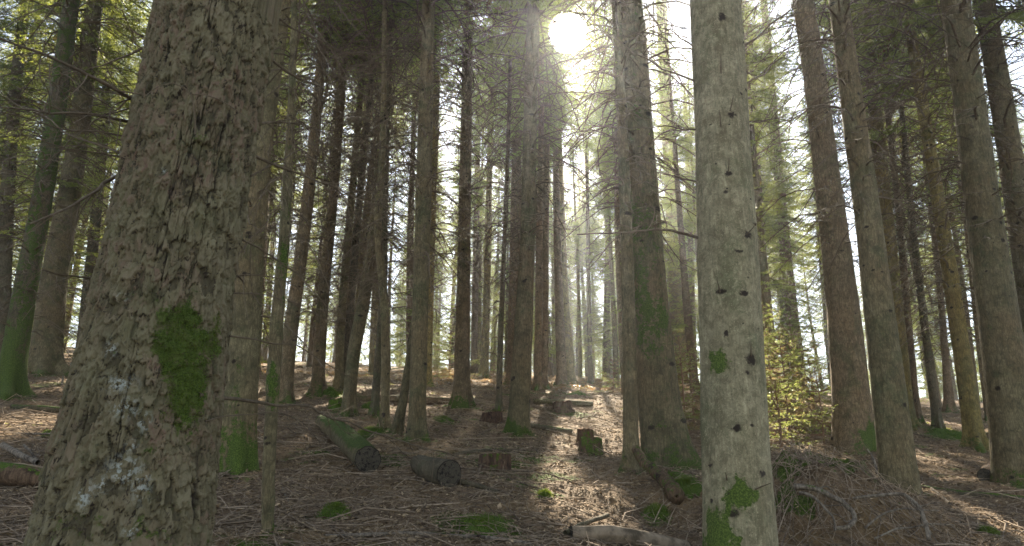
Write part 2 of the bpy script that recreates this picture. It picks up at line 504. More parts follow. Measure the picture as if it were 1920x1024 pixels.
M['rot'] = mat_simple('rotten wood', (0.055, 0.022, 0.010), (0.23, 0.105, 0.050), 18, bump=0.9, var=False, dist=0.03)
M['earth'] = mat_ground()

# ------------------------------------------------------------------ ground sheet
def build_ground():
    ys = [-14.0]
    while ys[-1] < 170:
        y = ys[-1]
        ys.append(y + (0.6 if y < 3.5 else 0.028 + max(0, y - 6) ** 1.35 * 0.0042))
    ys = np.array(ys)
    u = np.linspace(-1, 1, 560)
    u = 0.62 * u + 0.38 * np.sign(u) * np.abs(u) ** 5
    Y = ys[:, None] * np.ones_like(u)[None]
    half = np.maximum(np.abs(ys), 4) * 1.25 + 9
    X = half[:, None] * u[None]
    Z = height(X, Y)
    V = np.stack([X, Y, Z], -1).reshape(-1, 3)
    F = grid_faces(len(ys), len(u), False)[:, ::-1]
    ms = 0.9 * sstep(0.12, 0.5, fbm(X * 0.8, Y * 0.8, 9.0, 3, 77))
    for bx, by, br, bh, bm in BUMPS:
        ms = np.maximum(ms, bm * np.exp(-((X - bx) ** 2 + (Y - by) ** 2) / (br * 1.25) ** 2))
    ms = ms.ravel()
    me = make_mesh('ground', V, F, M['earth'], {'moss': ms, 'var': ms})
    o = obj('ground', me); o['kind'] = 'structure'

def rot_to(v):
    return Vector(v).to_track_quat('Z', 'Y')

def project(V):
    d = V @ FWD
    return 960 + FPX * (V @ RIGHT) / d, 512 - FPX * (V @ UP) / d

# ------------------------------------------------------------------ trunks
def trunk_mesh(name, P, R, sg, ns, mat, base, seed=0, moss0=0.0, mossh=0.3, mossa=0.0, patches=(), flare=0.95, flareh=0.17,
               lobes=5, knots=0.45, knot_r=0.022, hero=False, maxz=9.0, rough=0.009, topmoss=0.0):
    """P,R: axis points and radii (world), sg: ring positions in metres along axis"""
    P = np.asarray(P, float); R = np.asarray(R, float)
    s = np.concatenate([[0], np.cumsum(np.linalg.norm(np.diff(P, axis=0), axis=1))])
    Q = np.stack([smooth_interp(sg, s, P[:, k]) for k in range(3)], 1)
    Rr = np.interp(sg, s, R)
    T, N, B = frames(Q)
    th = np.linspace(0, 2 * np.pi, ns, endpoint=False)
    TH, SG = np.meshgrid(th, sg)
    rr = Rr[:, None] * np.ones_like(TH)
    zb = np.maximum(Q[:, 2] - base[2], 0)[:, None]
    lob = 0.6 + 0.7 * np.cos(lobes * TH + seed) + 0.45 * np.cos((lobes - 2) * TH + seed * 2.1) + 0.3 * vnoise(np.cos(TH) * 3, np.sin(TH) * 3, seed, 3)
    rr = rr * (1 + flare * np.exp(-zb / flareh) * np.maximum(lob, 0.1))
    rm = Rr.mean()
    cx, cy = np.cos(TH), np.sin(TH)
    rr = rr + rm * 0.07 * fbm(cx * 1.3 + seed, cy * 1.3, SG * 0.7, 3, seed)
    at = {}
    crack = np.zeros_like(TH); flake = np.zeros_like(TH); lich = np.zeros_like(TH)
    if hero:
        w1 = fbm(cx * 10, cy * 10, SG * 10, 4, 33); w2 = fbm(cx * 10 + 9, cy * 10, SG * 10, 4, 34)
        w3 = fbm(cx * 32, cy * 32, SG * 32, 3, 35); w4 = fbm(cx * 32 + 9, cy * 32, SG * 32, 3, 36)
        def layer(per, hz, a1, a2, sd):
            u_ = TH / (2 * np.pi) * per + a1 * w1 * per / 30 + a2 * w3; v_ = SG / hz + a1 * w2 * 0.1 / hz + a2 * w4
            c1, c2, id_, ou_, ov_ = cells(u_, v_, sd, per)
            return c2 - c1, id_, ou_, ov_
        e1, id1, ou1, ov1 = layer(44, 0.100, 0.8, 0.24, 13)
        e2, id2, ou2, ov2 = layer(84, 0.052, 0.7, 0.30, 23)
        e3, id3, ou3, ov3 = layer(120, 0.024, 0.5, 0.4, 43)
        n3 = fbm(cx * 6.5 + 4, cy * 6.5 + 0.10 * w1, SG * 1.3, 4, 24)
        furrow = (1 - sstep(0.0, 0.07, np.abs(n3))) * sstep(-.15, .25, fbm(cx * 3, cy * 3, SG * 1.5, 2, 91))
        big_ = fbm(cx * 5, cy * 5, SG * 3.2, 3, 71)
        dh = (0.014 * id1 * sstep(0, .06, e1) - 0.009 * ov1 + 0.003 * ou1 + 0.007 * id2 * sstep(0, .09, e2) - 0.0065 * ov2 + 0.002 * id3 - 0.0012 * ov3
              + 0.012 * big_ - 0.016 * furrow + 0.0012 * w3)
        rr = rr + dh
        crack = np.clip(0.85 * furrow ** 1.5 + (1 - sstep(0.02, 0.11, e1)) * sstep(.8, .3, id1) * 0.95 + 0.75 * (1 - sstep(0.02, 0.15, e2)) * sstep(.6, .1, id2)
                        + 0.25 * (1 - sstep(0, .12, e3)) * (1 - id3), 0, 1)
        rid = id1; rid2 = id2
        flake = sstep(0.6, 0.9, id2) * 0.6 + sstep(0.72, 0.95, id3) * 0.6
    else:
        rr = rr + rough * fbm(cx * 5 * rm / 0.15, cy * 5 * rm / 0.15, SG * 7, 4, seed + 1)
    knot = np.zeros_like(TH); kinfo = []
    if knots:
        r_ = np.random.default_rng(seed + 100)
        z0 = r_.uniform(0.2, 0.6)
        while z0 < min(sg[-1], maxz):
            for k in range(r_.integers(2, 6)):
                a = r_.uniform(0, 2 * np.pi); zz = z0 + r_.normal(0, 0.05); kr = knot_r * (0.25 + 1.1 * r_.random() ** 2.2); ka = r_.uniform(1.0, 2.4)
                i0, i1 = np.searchsorted(sg, [zz - 4 * kr, zz + 4 * kr])
                if i1 - i0 < 2: continue
                da = (TH[i0:i1] - a + np.pi) % (2 * np.pi) - np.pi
                rloc = np.interp(zz, sg, Rr)
                g = np.exp(-((da * rloc / (kr * ka)) ** 2 + ((SG[i0:i1] - zz) / kr) ** 2))
                knot[i0:i1] = np.maximum(knot[i0:i1], g)
                g2 = np.exp(-((da * rloc / (kr * 3.2)) ** 2 + ((SG[i0:i1] - zz) / (kr * 1.6)) ** 2))
                rr[i0:i1] += kr * 0.35 * g2 - kr * 0.25 * g
                kinfo.append((zz, a, rloc))
            z0 += knots * r_.uniform(0.6, 1.5)
    V = Q[:, None] + rr[..., None] * (cx[..., None] * N[:, None] + cy[..., None] * B[:, None])
    nrm = cx[..., None] * N[:, None] + cy[..., None] * B[:, None]
    moss = moss0 + mossa * (0.75 + 0.3 * lob) * np.exp(-(zb / mossh) ** 1.5) * np.ones_like(TH)
    moss = moss + 0.28 * fbm(cx * 1.6, cy * 1.6, SG * 1.8, 3, seed + 5)
    moss = moss + topmoss * nrm[..., 2]
    px, py = project(V.reshape(-1, 3)); fr = (nrm.reshape(-1, 3) * V.reshape(-1, 3)).sum(1) < 0
    for (qx, qy, wx, wy, st, kind) in patches:
        d2 = (px - qx) ** 2 + (py - qy) ** 2 + (~fr) * 1e9
        c = V.reshape(-1, 3)[int(np.argmin(d2))]
        sc = (c @ FWD) / FPX
        dv = V - c
        if kind in ('moss', 'knot'):
            q = 0.42 if kind == 'moss' else 0.3
            fq = 1.1 / ((wx + wy) * sc * 0.5)
            dv = dv + q * (wx + wy) * sc * np.stack([fbm(V[..., 0] * fq + qx, V[..., 1] * fq, V[..., 2] * fq, 3, 51), fbm(V[..., 0] * fq, V[..., 1] * fq + qx, V[..., 2] * fq, 3, 52), fbm(V[..., 0] * fq, V[..., 1] * fq, V[..., 2] * fq + qx, 3, 53)], -1)
        g = np.exp(-((np.hypot(dv[..., 0], dv[..., 1]) / (wx * sc)) ** 2 + (dv[..., 2] / (wy * sc)) ** 2) )
        if kind == 'moss': moss = moss + st * g
        elif kind == 'lichen': lich = np.maximum(lich, st * g)
        elif kind == 'knot': knot = np.maximum(knot, st * g)
        elif kind == 'crack':
            crack = np.maximum(crack, g); V = V - nrm * (0.03 * g)[..., None]
    at = {'moss': moss.ravel(), 'knot': knot.ravel()}
    if hero: at.update(tone=(0.6 * id2 + 0.4 * id1 + 0.25 * (id3 - .5)).ravel(), crack=crack.ravel(), flake=flake.ravel(), lichen=lich.ravel())
    Vabs = V
    V = V - np.asarray(base)
    F = grid_faces(len(sg), ns)
    return make_mesh(name, V.reshape(-1, 3), F, mat, at), kinfo, (Q, T, N, B, Rr), (Vabs, nrm, moss)

def axis_from_pixels(pts, Y, H, top_r=0.02):
    """pts (px,py,w) from low to high; returns ground base point, axis P, radii R"""
    P = [at_depth(px, py, Y) for px, py, w in pts]
    R = [w / 2 * (p @ FWD) / FPX for (px, py, w), p in zip(pts, P)]
    # downwards to below the ground
    d = P[1] - P[0]; d /= np.linalg.norm(d)
    b = P[0].copy(); r0 = R[0]
    g = float(height(b[0], b[1], False))
    if b[2] > g + 0.05:
        k = (b[2] - g) / d[2]
        slope = (R[0] - R[1]) / max(np.linalg.norm(P[1] - P[0]), 0.01)
        b = b - d * k; r0 = R[0] + min(max(slope, 0.0), 0.04) * k
        g = float(height(b[0], b[1], False)); b[2] = g
        P.insert(0, b.copy()); R.insert(0, r0)
    else:
        b[2] = g
    P.insert(0, P[0] - d * 0.35); R.insert(0, R[0] * 1.02)
    base = b
    d = P[-1] - P[-2] if np.linalg.norm(P[-1] - P[-2]) > 0.5 else P[-1] - P[-3]
    d = d / np.linalg.norm(d)
    d = 0.6 * d + 0.4 * np.array([0, 0, 1.0]); d /= np.linalg.norm(d)
    h = P[-1][2] - base[2]
    if H > h + 1:
        rem = H - h
        rt, pt = R[-1], P[-1]
        for f in (0.25, 0.5, 0.75, 1.0):
            P.append(pt + d * rem * f); R.append(rt * (1 - f) + top_r * f)
    return base, np.array(P), np.array(R)

# ------------------------------------------------------------------ foliage
def needles_on(S_, A, B, density, ln, wd, var, spread=0.9):
    """small needle clumps along twig segments A->B"""
    A = np.asarray(A); B = np.asarray(B)
    L = np.linalg.norm(B - A, axis=1)
    n = np.maximum(1, (L * density)).astype(int)
    idx = np.repeat(np.arange(len(A)), n)
    t = RNG.random(len(idx))
    p = A[idx] + (B - A)[idx] * t[:, None]
    d = (B - A)[idx] / L[idx][:, None]
    r = RNG.normal(size=(len(idx), 3)); r[:, 2] *= 0.45
    r -= d * (r * d).sum(1)[:, None]; r /= np.linalg.norm(r, axis=1)[:, None] + 1e-9
    dir_ = d * RNG.uniform(0.3, 0.9, (len(idx), 1)) + r * spread; dir_ /= np.linalg.norm(dir_, axis=1)[:, None]
    w = np.cross(dir_, RNG.normal(size=(len(idx), 3))); w /= np.linalg.norm(w, axis=1)[:, None] + 1e-9
    l = ln * RNG.uniform(0.6, 1.3, (len(idx), 1)); ww = wd * RNG.uniform(0.6, 1.3, (len(idx), 1))
    tri = np.stack([p - w * ww * 0.5, p + w * ww * 0.5, p + dir_ * l], 1)
    S_.tris(tri, np.clip(var[idx] + RNG.normal(0, 0.12, len(idx)), 0, 1), 0)

def make_crown(seed, H, Rad, step, nb, dens, ln, wd, droop=0.35, skip=0.1, trunkless=True, twig_step=0.13, barebase=0.12):
    global RNG
    keep = RNG; RNG = np.random.default_rng(seed)
    S_ = Soup(); r = random.Random(seed)
    z = 0.0
    TA, TB, TV = [], [], []
    while z < H - 0.15:
        f = z / H
        Lm = Rad * (1 - f) ** 0.75 * (0.55 + 0.45 * min(1, f / 0.18)) + 0.18
        for k in range(nb):
            if r.random() < skip: continue
            az = r.uniform(0, 2 * math.pi); L = Lm * r.uniform(0.55, 1.12)
            up = -0.25 + 0.75 * f + r.uniform(-0.15, 0.15)
            n = 6
            P = []
            bend = r.uniform(-0.15, 0.15)
            for i in range(n):
                t = i / (n - 1)
                rad = L * t
                zz = z + r.uniform(-0.02, 0.02) + L * (up * t - droop * t * t * (1 - f) + 0.22 * t ** 3)
                a2 = az + bend * t
                P.append([rad * math.cos(a2), rad * math.sin(a2), zz])
            P = np.array(P)
            S_.tube(P, np.linspace(0.018 * (0.5 + L / 3), 0.004, n), 3, 0.3, 1)
            v = r.random()
            m = max(3, int(L / twig_step))
            for j in range(m):
                t = barebase + (1 - barebase) * (j + 0.5) / m
                q = t * (n - 1); i = min(int(q), n - 2)
                p = P[i] + (P[i + 1] - P[i]) * (q - i)
                d = P[i + 1] - P[i]; d = d / np.linalg.norm(d)
                side = np.cross(d, [0, 0, 1.0]); side /= np.linalg.norm(side) + 1e-9
                sg = 1 if j % 2 else -1
                tl = L * 0.36 * (1.05 - t) ** 0.7 * r.uniform(0.6, 1.2) + 0.05
                e = d * 0.65 + side * sg * 0.8 + np.array([0, 0, -0.22 + r.uniform(-0.25, 0.2)])
                e /= np.linalg.norm(e)
                p2 = p + e * tl
                TA.append(p); TB.append(p2); TV.append(v)
                S_.tris(np.array([[p - [0, 0, 0.003], p + [0, 0, 0.003], p2]]), 0.3, 1)
                # second order twiglets
                for u in np.arange(0.25, 0.95, 0.11 / max(tl, 0.12)):
                    p3 = p + e * tl * u
                    s2 = r.choice((-1, 1))
                    e2 = e * 0.7 + np.cross(e, [0, 0, 1.0]) * s2 * 0.7 + np.array([0, 0, r.uniform(-0.35, 0.1)])
                    l2 = tl * 0.42 * (1.1 - u) + 0.03
                    TA.append(p3); TB.append(p3 + e2 * l2); TV.append(v)
            TA.append(P[-2]); TB.append(P[-1]); TV.append(v)
        z += step * r.uniform(0.8, 1.2)
    needles_on(S_, np.array(TA), np.array(TB), dens, ln, wd, np.array(TV))
    RNG = keep
    return S_

def make_dead(seed, H, step, nb, L0, L1, green=0.0, rad=0.010):
    r = random.Random(seed); S_ = Soup(); z = 0.0
    TA, TB, TV = [], [], []
    while z < H:
        for k in range(r.randint(max(1, nb - 1), nb + 1)):
            az = r.uniform(0, 2 * math.pi); L = r.uniform(L0, L1) * (0.55 + 0.45 * z / H)
            up = r.uniform(-0.30, 0.25); n = 7; P = []
            bend = r.uniform(-0.5, 0.5); dr = r.uniform(0.1, 0.5)
            for i in range(n):
                t = i / (n - 1)
                a2 = az + bend * t * t
                P.append([L * t * math.cos(a2) + r.gauss(0, 0.012), L * t * math.sin(a2) + r.gauss(0, 0.012),
                          z + L * (up * t - dr * t * t + 0.12 * math.sin(t * 5)) + r.gauss(0, 0.01)])
            P = np.array(P)
            S_.tube(P, np.linspace(rad * (0.6 + L / 2.5), 0.0040, n), 4, r.random())
            for j in range(int(L * 8)):
                t = r.uniform(0.2, 0.97); q = t * (n - 1); i = min(int(q), n - 2)
                p = P[i] + (P[i + 1] - P[i]) * (q - i)
                d = P[i + 1] - P[i]; d = d / np.linalg.norm(d)
                side = np.cross(d, [0, 0, 1.0]) * r.choice((-1, 1))
                e = d * r.uniform(0.3, 0.9) + side * r.uniform(0.5, 1) + np.array([0, 0, r.uniform(-0.6, 0.2)])
                e /= np.linalg.norm(e); tl = r.uniform(0.12, 0.5) * (1.1 - t) * min(1.3, L)
                mid = p + e * tl * 0.5 + np.array([r.gauss(0, .02), r.gauss(0, .02), r.gauss(0, .02)])
                end = p + e * tl + np.array([0, 0, -0.15 * tl])
                S_.tube([p, mid, end], [0.0055, 0.0042, 0.0025], 3, r.random())
                if r.random() < green:
                    TA.append(mid); TB.append(end); TV.append(r.random())
        z += step * r.uniform(0.6, 1.4)
    return S_, TA, TB, TV

CROWN_H = 12.0
CROWNS = []
for i, (rad, st, nb, dr, sk) in enumerate([(2.5, 0.26, 7, 0.35, 0.12), (2.1, 0.28, 7, 0.55, 0.15), (2.8, 0.30, 6, 0.30, 0.2), (2.3, 0.25, 7, 0.45, 0.1)]):
    CROWNS.append(make_crown(40 + i, CROWN_H, rad, st, nb, 58, 0.070, 0.020, dr, sk).mesh('crown_%d' % i, [M['needle'], M['twig']], False))
LOW = []     # sparse green branches reaching far down the trunk, for the trees at the back
for i in range(2):
    LOW.append(make_crown(60 + i, 9.0, 2.2, 0.42, 5, 55, 0.066, 0.020, 0.5, 0.25).mesh('low_crown_%d' % i, [M['needle'], M['twig']], False))
COARSE = []
for i in range(3):
    COARSE.append(make_crown(70 + i, 16.0, 3.0, 0.55, 5, 9, 0.20, 0.075, 0.5, 0.15, twig_step=0.30))
DEAD = []
for i in range(5):
    s_, a_, b_, v_ = make_dead(80 + i, 9.0, 0.23, 4, 0.5, 2.4, 0.35 if i > 2 else 0.0, 0.013)
    if a_: 
        needles_on(s_, np.array(a_), np.array(b_), 30, 0.04, 0.012, np.array(v_))
        s_.m3 = [np.full_like(x, 1) for x in s_.m3]
    DEAD.append(s_.mesh('dead_%d' % i, [M['twig'], M['needle']], False))

LITR = None
def prune(me, mw):
    """a copy of a crown without the sprays that would stand in the canopy openings"""
    n = len(me.vertices); V = np.empty(n * 3, np.float32); me.vertices.foreach_get('co', V); V = V.reshape(-1, 3)
    nl = len(me.loops); li = np.empty(nl, np.int32); me.loops.foreach_get('vertex_index', li)
    nf = len(me.polygons); st = np.empty(nf, np.int32); me.polygons.foreach_get('loop_start', st); tot = np.empty(nf, np.int32); me.polygons.foreach_get('loop_total', tot)
    mi = np.empty(nf, np.int32); me.polygons.foreach_get('material_index', mi)
    var = np.empty(n, np.float32); me.attributes['var'].data.foreach_get('value', var)
    M4 = np.array(mw); W = V @ M4[:3, :3].T + M4[:3, 3]
    C_ = W[li[st]]
    kill = np.zeros(nf, bool)
    cc = C_.mean(0); rad = float(np.linalg.norm(C_ - cc, axis=1).max())
    for G, r0, r1 in LITR:
        q = cc - G; q = np.linalg.norm(q - (q @ SUNDIR) * SUNDIR)
        if q > rad + 2: continue
        D = C_ - G; t = D @ SUNDIR; dist = np.linalg.norm(D - t[:, None] * SUNDIR, axis=1)
        kill |= (t > 0) & (dist < r0 + r1 * t)
    if not kill.any(): return me
    k3 = (~kill) & (tot == 3); k4 = (~kill) & (tot == 4)
    F3 = li[st[k3][:, None] + np.arange(3)]; F4 = li[st[k4][:, None] + np.arange(4)]
    return make_mesh('pruned_crown', V, [F4, F3], list(me.materials), {'var': var}, False, np.concatenate([mi[k4], mi[k3]]))

def attach(root, name, me, p, d, scale, spin):
    if name in ('crown', 'low_branches', 'dead_branches'):
        q = rot_to(d) @ Matrix.Rotation(spin, 3, 'Z').to_quaternion()
        rm = root.rotation_euler.to_matrix().to_4x4()
        mw = Matrix.Translation(root.location) @ rm @ Matrix.LocRotScale(Vector(p), q, Vector(scale))
        tt = mw.translation
        az = math.atan2(tt.x, tt.y) - SUN_AZ
        if abs(az) < 0.62: me = prune(me, mw)
    o = bpy.data.objects.new(name, me); COL.objects.link(o); o.parent = root
    q = rot_to(d) @ Matrix.Rotation(spin, 3, 'Z').to_quaternion()
    o.rotation_mode = 'QUATERNION'; o.rotation_quaternion = q
    o.location = p; o.scale = scale
    return o

TREES = []
# openings in the canopy: the sun reaches these places (points of the slope, and the camera itself) unhindered
LIT = [np.zeros(3)] + [hit(*p) for p in [(1120, 790), (1060, 760), (1165, 780), (1085, 795), (1130, 765), (1110, 830), (1150, 745), (1070, 940), (1035, 920), (1110, 950), (1000, 735), (740, 722), (700, 730), (660, 745), (900, 712), (850, 705), (950, 715), (830, 740), (745, 770), (1040, 850), (985, 880), (1485, 835), (1530, 830), (1420, 820), (560, 735), (640, 725), (1290, 760), (1225, 745), (1400, 740), (870, 745), (1030, 720), (1880, 960), (1730, 860),
                                        (1500, 850), (1450, 800), (1540, 760), (1860, 985), (1780, 900), (1640, 880), (1800, 800), (600, 800), (1040, 880)]]
LIT += [hit(x_, y_) for x_ in range(1010, 1200, 30) for y_ in range(735, 840, 25)]
_r = random.Random(3)
for _i in range(34):
    _y = _r.uniform(8, 30); _x = _r.uniform(-.62, .62) * _y
    LIT.append(np.array([_x, _y, float(height(_x, _y, False))]))
LIT += [at_depth(x_, y_, 12.8) for x_, y_ in [(1450, 700), (1480, 740), (1510, 690), (1530, 780), (1465, 650), (1540, 730)]]
LIT += [hit(1500, 800) + np.array([0, 0, 1.5]), hit(1580, 850) + np.array([-.3, 0, 3.0]), hit(1760, 800) + np.array([0, 0, 4.0]), hit(800, 720) + np.array([0, 0, 5.0])]
LITR = [(G, 0.0 if i == 0 else 0.5 if i < 7 else 0.28 if G[1] < 11.5 else 0.5, 0.025 if i == 0 else 0.0) for i, G in enumerate(LIT)]
def blocked(x, y, z0, z1, R, m=0.25):
    if abs(math.atan2(x, y) - SUN_AZ) < 0.58: return False
    for G in LIT:
        t = ((x - G[0]) * SUNDIR[0] + (y - G[1]) * SUNDIR[1]) / (SUNDIR[0] ** 2 + SUNDIR[1] ** 2)
        if t < 0.5: continue
        dl = math.hypot(G[0] + t * SUNDIR[0] - x, G[1] + t * SUNDIR[1] - y); h = G[2] + t * SUNDIR[2]
        if z0 - .4 < h < z1:
            r = R * max(0.0, 1 - (h - z0) / (z1 - z0)) ** 0.75
            if dl < r * 0.72 + m: return True
    return False
def tree(pts, label, mat='grey', Y=None, H=22, name='conifer_tree', cat='tree', ns=48, fine=0.035, crown=9.0, dead=(1.5, 1.0, 0), low=0,
         moss0=0.0, mossh=0.3, mossa=0.5, group=None, seed=None, hero=False, crownscale=1.0, **kw):
    seed = seed if seed is not None else 11 + len(TREES) * 7
    if Y is None:
        Y = hit(pts[0][0], pts[0][1])[1]
    base, P, R = axis_from_pixels(pts, Y, H)
    L = np.linalg.norm(np.diff(P, axis=0), axis=1).sum()
    # visible part of the stem gets fine rings
    ztop = at_depth(pts[-1][0], -60, Y)[2] - base[2]
    zt = min(max(ztop, 2.5), L - 0.5)
    sg = np.concatenate([np.arange(0, zt, fine), np.arange(zt, L, 0.4), [L]])
    me, kinfo, fr, surf = trunk_mesh('trunk', P, R, sg, ns, M[mat], base, seed=seed, moss0=moss0, mossh=mossh, mossa=mossa, hero=hero, maxz=zt, **kw)
    root = thing(name, label, cat, tuple(base), group)
    obj('trunk', me, root)
    s = np.concatenate([[0], np.cumsum(np.linalg.norm(np.diff(P, axis=0), axis=1))])
    def axis(z):
        sz = z + 0.35
        p = np.array([np.interp(sz, s, P[:, k]) for k in range(3)]); q = np.array([np.interp(sz + 0.5, s, P[:, k]) for k in range(3)])
        return p - base, (q - p)
    rr = random.Random(seed)
    if crown and H - crown > 2:
        while crown < H - 5 and blocked(base[0] + axis(crown + 3)[0][0], base[1], base[2] + crown, base[2] + H, 2.4 * crownscale): crown += 1.0
        p, d = axis(crown)
        if crown >= H - 5: crownscale *= 0.45
        k = (H - crown) / CROWN_H
        attach(root, 'crown', CROWNS[seed % 4], p, d, (crownscale * (0.55 + 0.45 * k),) * 2 + (k,), rr.uniform(0, 6.28))
    if low:
        p, d = axis(low)
        k = max(0.3, (crown - low + 0.5) / 9.0) if crown else 1
        attach(root, 'low_branches', LOW[seed % 2], p, d, (0.9, 0.9, k), rr.uniform(0, 6.28))
    if dead:
        z0, sc, v = dead
        p, d = axis(z0)
        zz = max(0.25, ((crown or H) - z0) / 9.0)
        attach(root, 'dead_branches', DEAD[v % 5], p, d, (sc, sc, zz), rr.uniform(0, 6.28))
    TREES.append((base, root))
    r0 = R[1]
    BUMPS.append((base[0], base[1], 0.22 + r0 * 1.5, 0.05 + 0.15 * r0, min(1.0, 0.5 + mossa)))
    return root, base, fr, surf, P, R

# ------------------------------------------------------------------ the traced trees
# far left
tree([(15, 745, 46), (45, 560, 40), (78, 380, 34), (108, 190, 31), (132, 20, 27)], 'leaning tree wrapped in bright green moss, left of the thick scaly trunk', 'dark', moss0=0.48, mossa=0.5, mossh=0.8, H=18, dead=(1.0, 1.0, 0), crown=8)
tree([(82, 708, 56), (105, 500, 44), (128, 380, 38), (180, 0, 26)], 'grey knotty trunk standing just behind the moss-wrapped leaning tree', 'grey', moss0=0.05, H=22, dead=(0.8, 1.1, 1), crown=8, low=4, knots=0.25)
tree([(3, 690, 26), (12, 400, 24), (26, 200, 20), (48, 0, 17)], 'slim dark stem at the far left edge, leaning in behind the mossy tree', 'dark', moss0=0.15, H=17, dead=(0.8, 0.9, 2), crown=7, low=3)
tree([(150, 690, 22), (190, 300, 18), (215, 0, 15)], 'thin stem half hidden between the knotty trunk and the scaly trunk', 'dark', H=17, dead=(0.5, 1.1, 3), crown=7, low=2.5)
tree([(480, 706, 14), (492, 500, 12), (520, 0, 8)], 'thin far stem seen just right of the mossy-footed tree', 'red', H=18, dead=(1.0, 0.8, 4), crown=7)
# big one and its neighbours
big = tree([(228, 1024, 300), (268, 770, 262), (315, 512, 226), (365, 256, 212), (415, 0, 203)], 'very thick tree with scaly bark, grey lichen spots and one big moss patch',
     'scaly', Y=3.55, H=23, ns=620, fine=0.0052, hero=True, dead=None, crown=10, mossa=0.25, mossh=0.5, moss0=-0.16, knots=0, flare=0.10, lobes=4,
     patches=[(348, 600, 66, 66, 1.0, 'moss'), (345, 690, 52, 80, 0.95, 'moss'), (355, 750, 34, 50, .7, 'moss'), (180, 790, 16, 40, .5, 'moss'), (375, 385, 14, 30, .5, 'moss'), (362, 490, 12, 60, .5, 'moss'), (370, 262, 22, 14, .55, 'moss'),
              (110, 980, 40, 50, .45, 'moss'), (200, 1010, 50, 40, .45, 'moss'), (225, 720, 24, 14, 1, 'lichen'), (238, 765, 24, 16, 1, 'lichen'),
              (235, 880, 26, 22, 1, 'lichen'), (160, 930, 16, 22, .9, 'lichen'), (265, 908, 16, 26, .8, 'lichen'), (190, 910, 14, 12, .9, 'lichen'), (208, 655, 10, 14, .8, 'lichen'),
              (270, 790, 12, 18, .8, 'lichen'), (250, 995, 16, 12, .8, 'lichen'), (228, 558, 9, 9, .7, 'lichen'), (305, 322, 6, 6, .8, 'lichen'), (247, 835, 10, 10, .8, 'lichen'),
              (368, 940, 9, 75, 1.0, 'crack'), (330, 800, 30, 40, .45, 'moss'), (300, 620, 20, 60, .35, 'moss'), (395, 640, 16, 70, .4, 'moss'), (280, 860, 26, 60, .3, 'moss'), (150, 880, 20, 60, .35, 'moss'), (300, 990, 50, 40, .4, 'moss')])
tree([(440, 895, 65.1), (455, 700, 58.1), (468, 500, 49.3), (480, 350, 44.0), (530, 0, 31.7)], 'tree with a thick coat of green moss round its foot, right behind the scaly trunk',
     'grey', H=20, ns=96, fine=0.02, mossa=0.85, mossh=0.55, moss0=0.12, flare=0.42, flareh=0.3, dead=(1.6, 0.9, 0), crown=9, seed=31)
tree([(501, 1040, 22), (505, 860, 23), (517, 640, 25), (530, 480, 20), (540, 330, 17), (548, 150, 13), (552, 0, 10)], 'slender knotty young tree with a moss sleeve, standing in the open before the logs',
     'grey', Y=5.5, H=8.5, ns=40, fine=0.02, name='young_tree', moss0=0.0, mossa=0.35, mossh=0.15, crown=0, dead=(2.3, 0.42, 3), knots=0.3, knot_r=0.012, flare=0.1,
     patches=[(515, 720, 18, 60, .8, 'moss'), (528, 560, 20, 70, .5, 'moss'), (535, 420, 20, 120, .7, 'moss'), (545, 230, 20, 100, .5, 'moss')])
# left middle
tree([(530, 758, 29.4), (548, 600, 26.6), (562, 500, 23.8), (590, 250, 19.6), (612, 0, 15.4)], 'warm brown straight trunk just right of the slender mossy sapling', 'brown', ns=64, H=22, dead=(1.6, 1.0, 1), crown=8)
tree([(594, 744, 24.3), (606, 560, 21.3), (622, 400, 18.2), (652, 0, 12.9)], 'dark knobbly trunk second right of the slender sapling', 'brown', H=21, dead=(1.5, 1.1, 2), crown=8, moss0=.05)
tree([(634, 740, 16.4), (640, 600, 15.6), (657, 400, 13.9), (690, 0, 9.8)], 'slim trunk with patchy bark, left one of a close pair behind the mossy log', 'grey', H=20, dead=(1.5, 1.0, 3), crown=8)
tree([(645, 738, 14), (656, 600, 14), (672, 400, 13), (712, 0, 10)], 'very slim dark trunk, right one of a close pair behind the mossy log', 'dark', H=19, dead=(1.5, 1.0, 4), crown=8)
tree([(652, 783, 23), (664, 660, 24), (683, 560, 23), (700, 440, 20), (712, 300, 17), (735, 0, 12)], 'curved leaning grey green stem rising behind the head of the mossy log', 'grey', H=17, dead=(2.0, 0.8, 0), crown=8, mossa=.6, mossh=.15)
tree([(701, 788, 14.0), (708, 690, 14.8), (718, 560, 13.3), (722, 400, 10.9), (727, 200, 9.4), (735, 0, 7.8)], 'thin stem with a blackened foot, left of a forked-looking pair', 'dark', H=17, dead=(2.0, 0.8, 1), crown=8)
tree([(722, 808, 15.6), (723, 690, 16.4), (720, 560, 15.6), (708, 430, 13.1), (716, 300, 11.5), (722, 0, 8.2)], 'thin smooth stem that bends left at mid height, standing before the blackened stem', 'grey', H=17, dead=(1.8, 0.8, 2), crown=8)
tree([(742, 822, 17), (757, 745, 16), (772, 640, 14), (782, 560, 11), (795, 400, 8)], 'thin crooked sapling leaning against the straight grey trunk', 'grey', Y=None, H=5.0, crown=0, dead=None, name='leaning_sapling')
tree([(781, 832, 32.2), (786, 640, 30.8), (791, 480, 29.4), (797, 250, 28.0), (804, 0, 23.8)], 'straight smooth grey green trunk with a mossy foot beyond the short dark log', 'grey', ns=96, fine=0.025, H=23, mossa=.7, mossh=.14, dead=(2.6, 1.0, 3), crown=10)
tree([(800, 727, 19.0), (806, 500, 17.0), (815, 250, 15.0), (822, 0, 12.9)], 'orange brown trunk half hidden behind the straight grey green trunk', 'olive', H=23, dead=(2, 1.0, 4), crown=9)
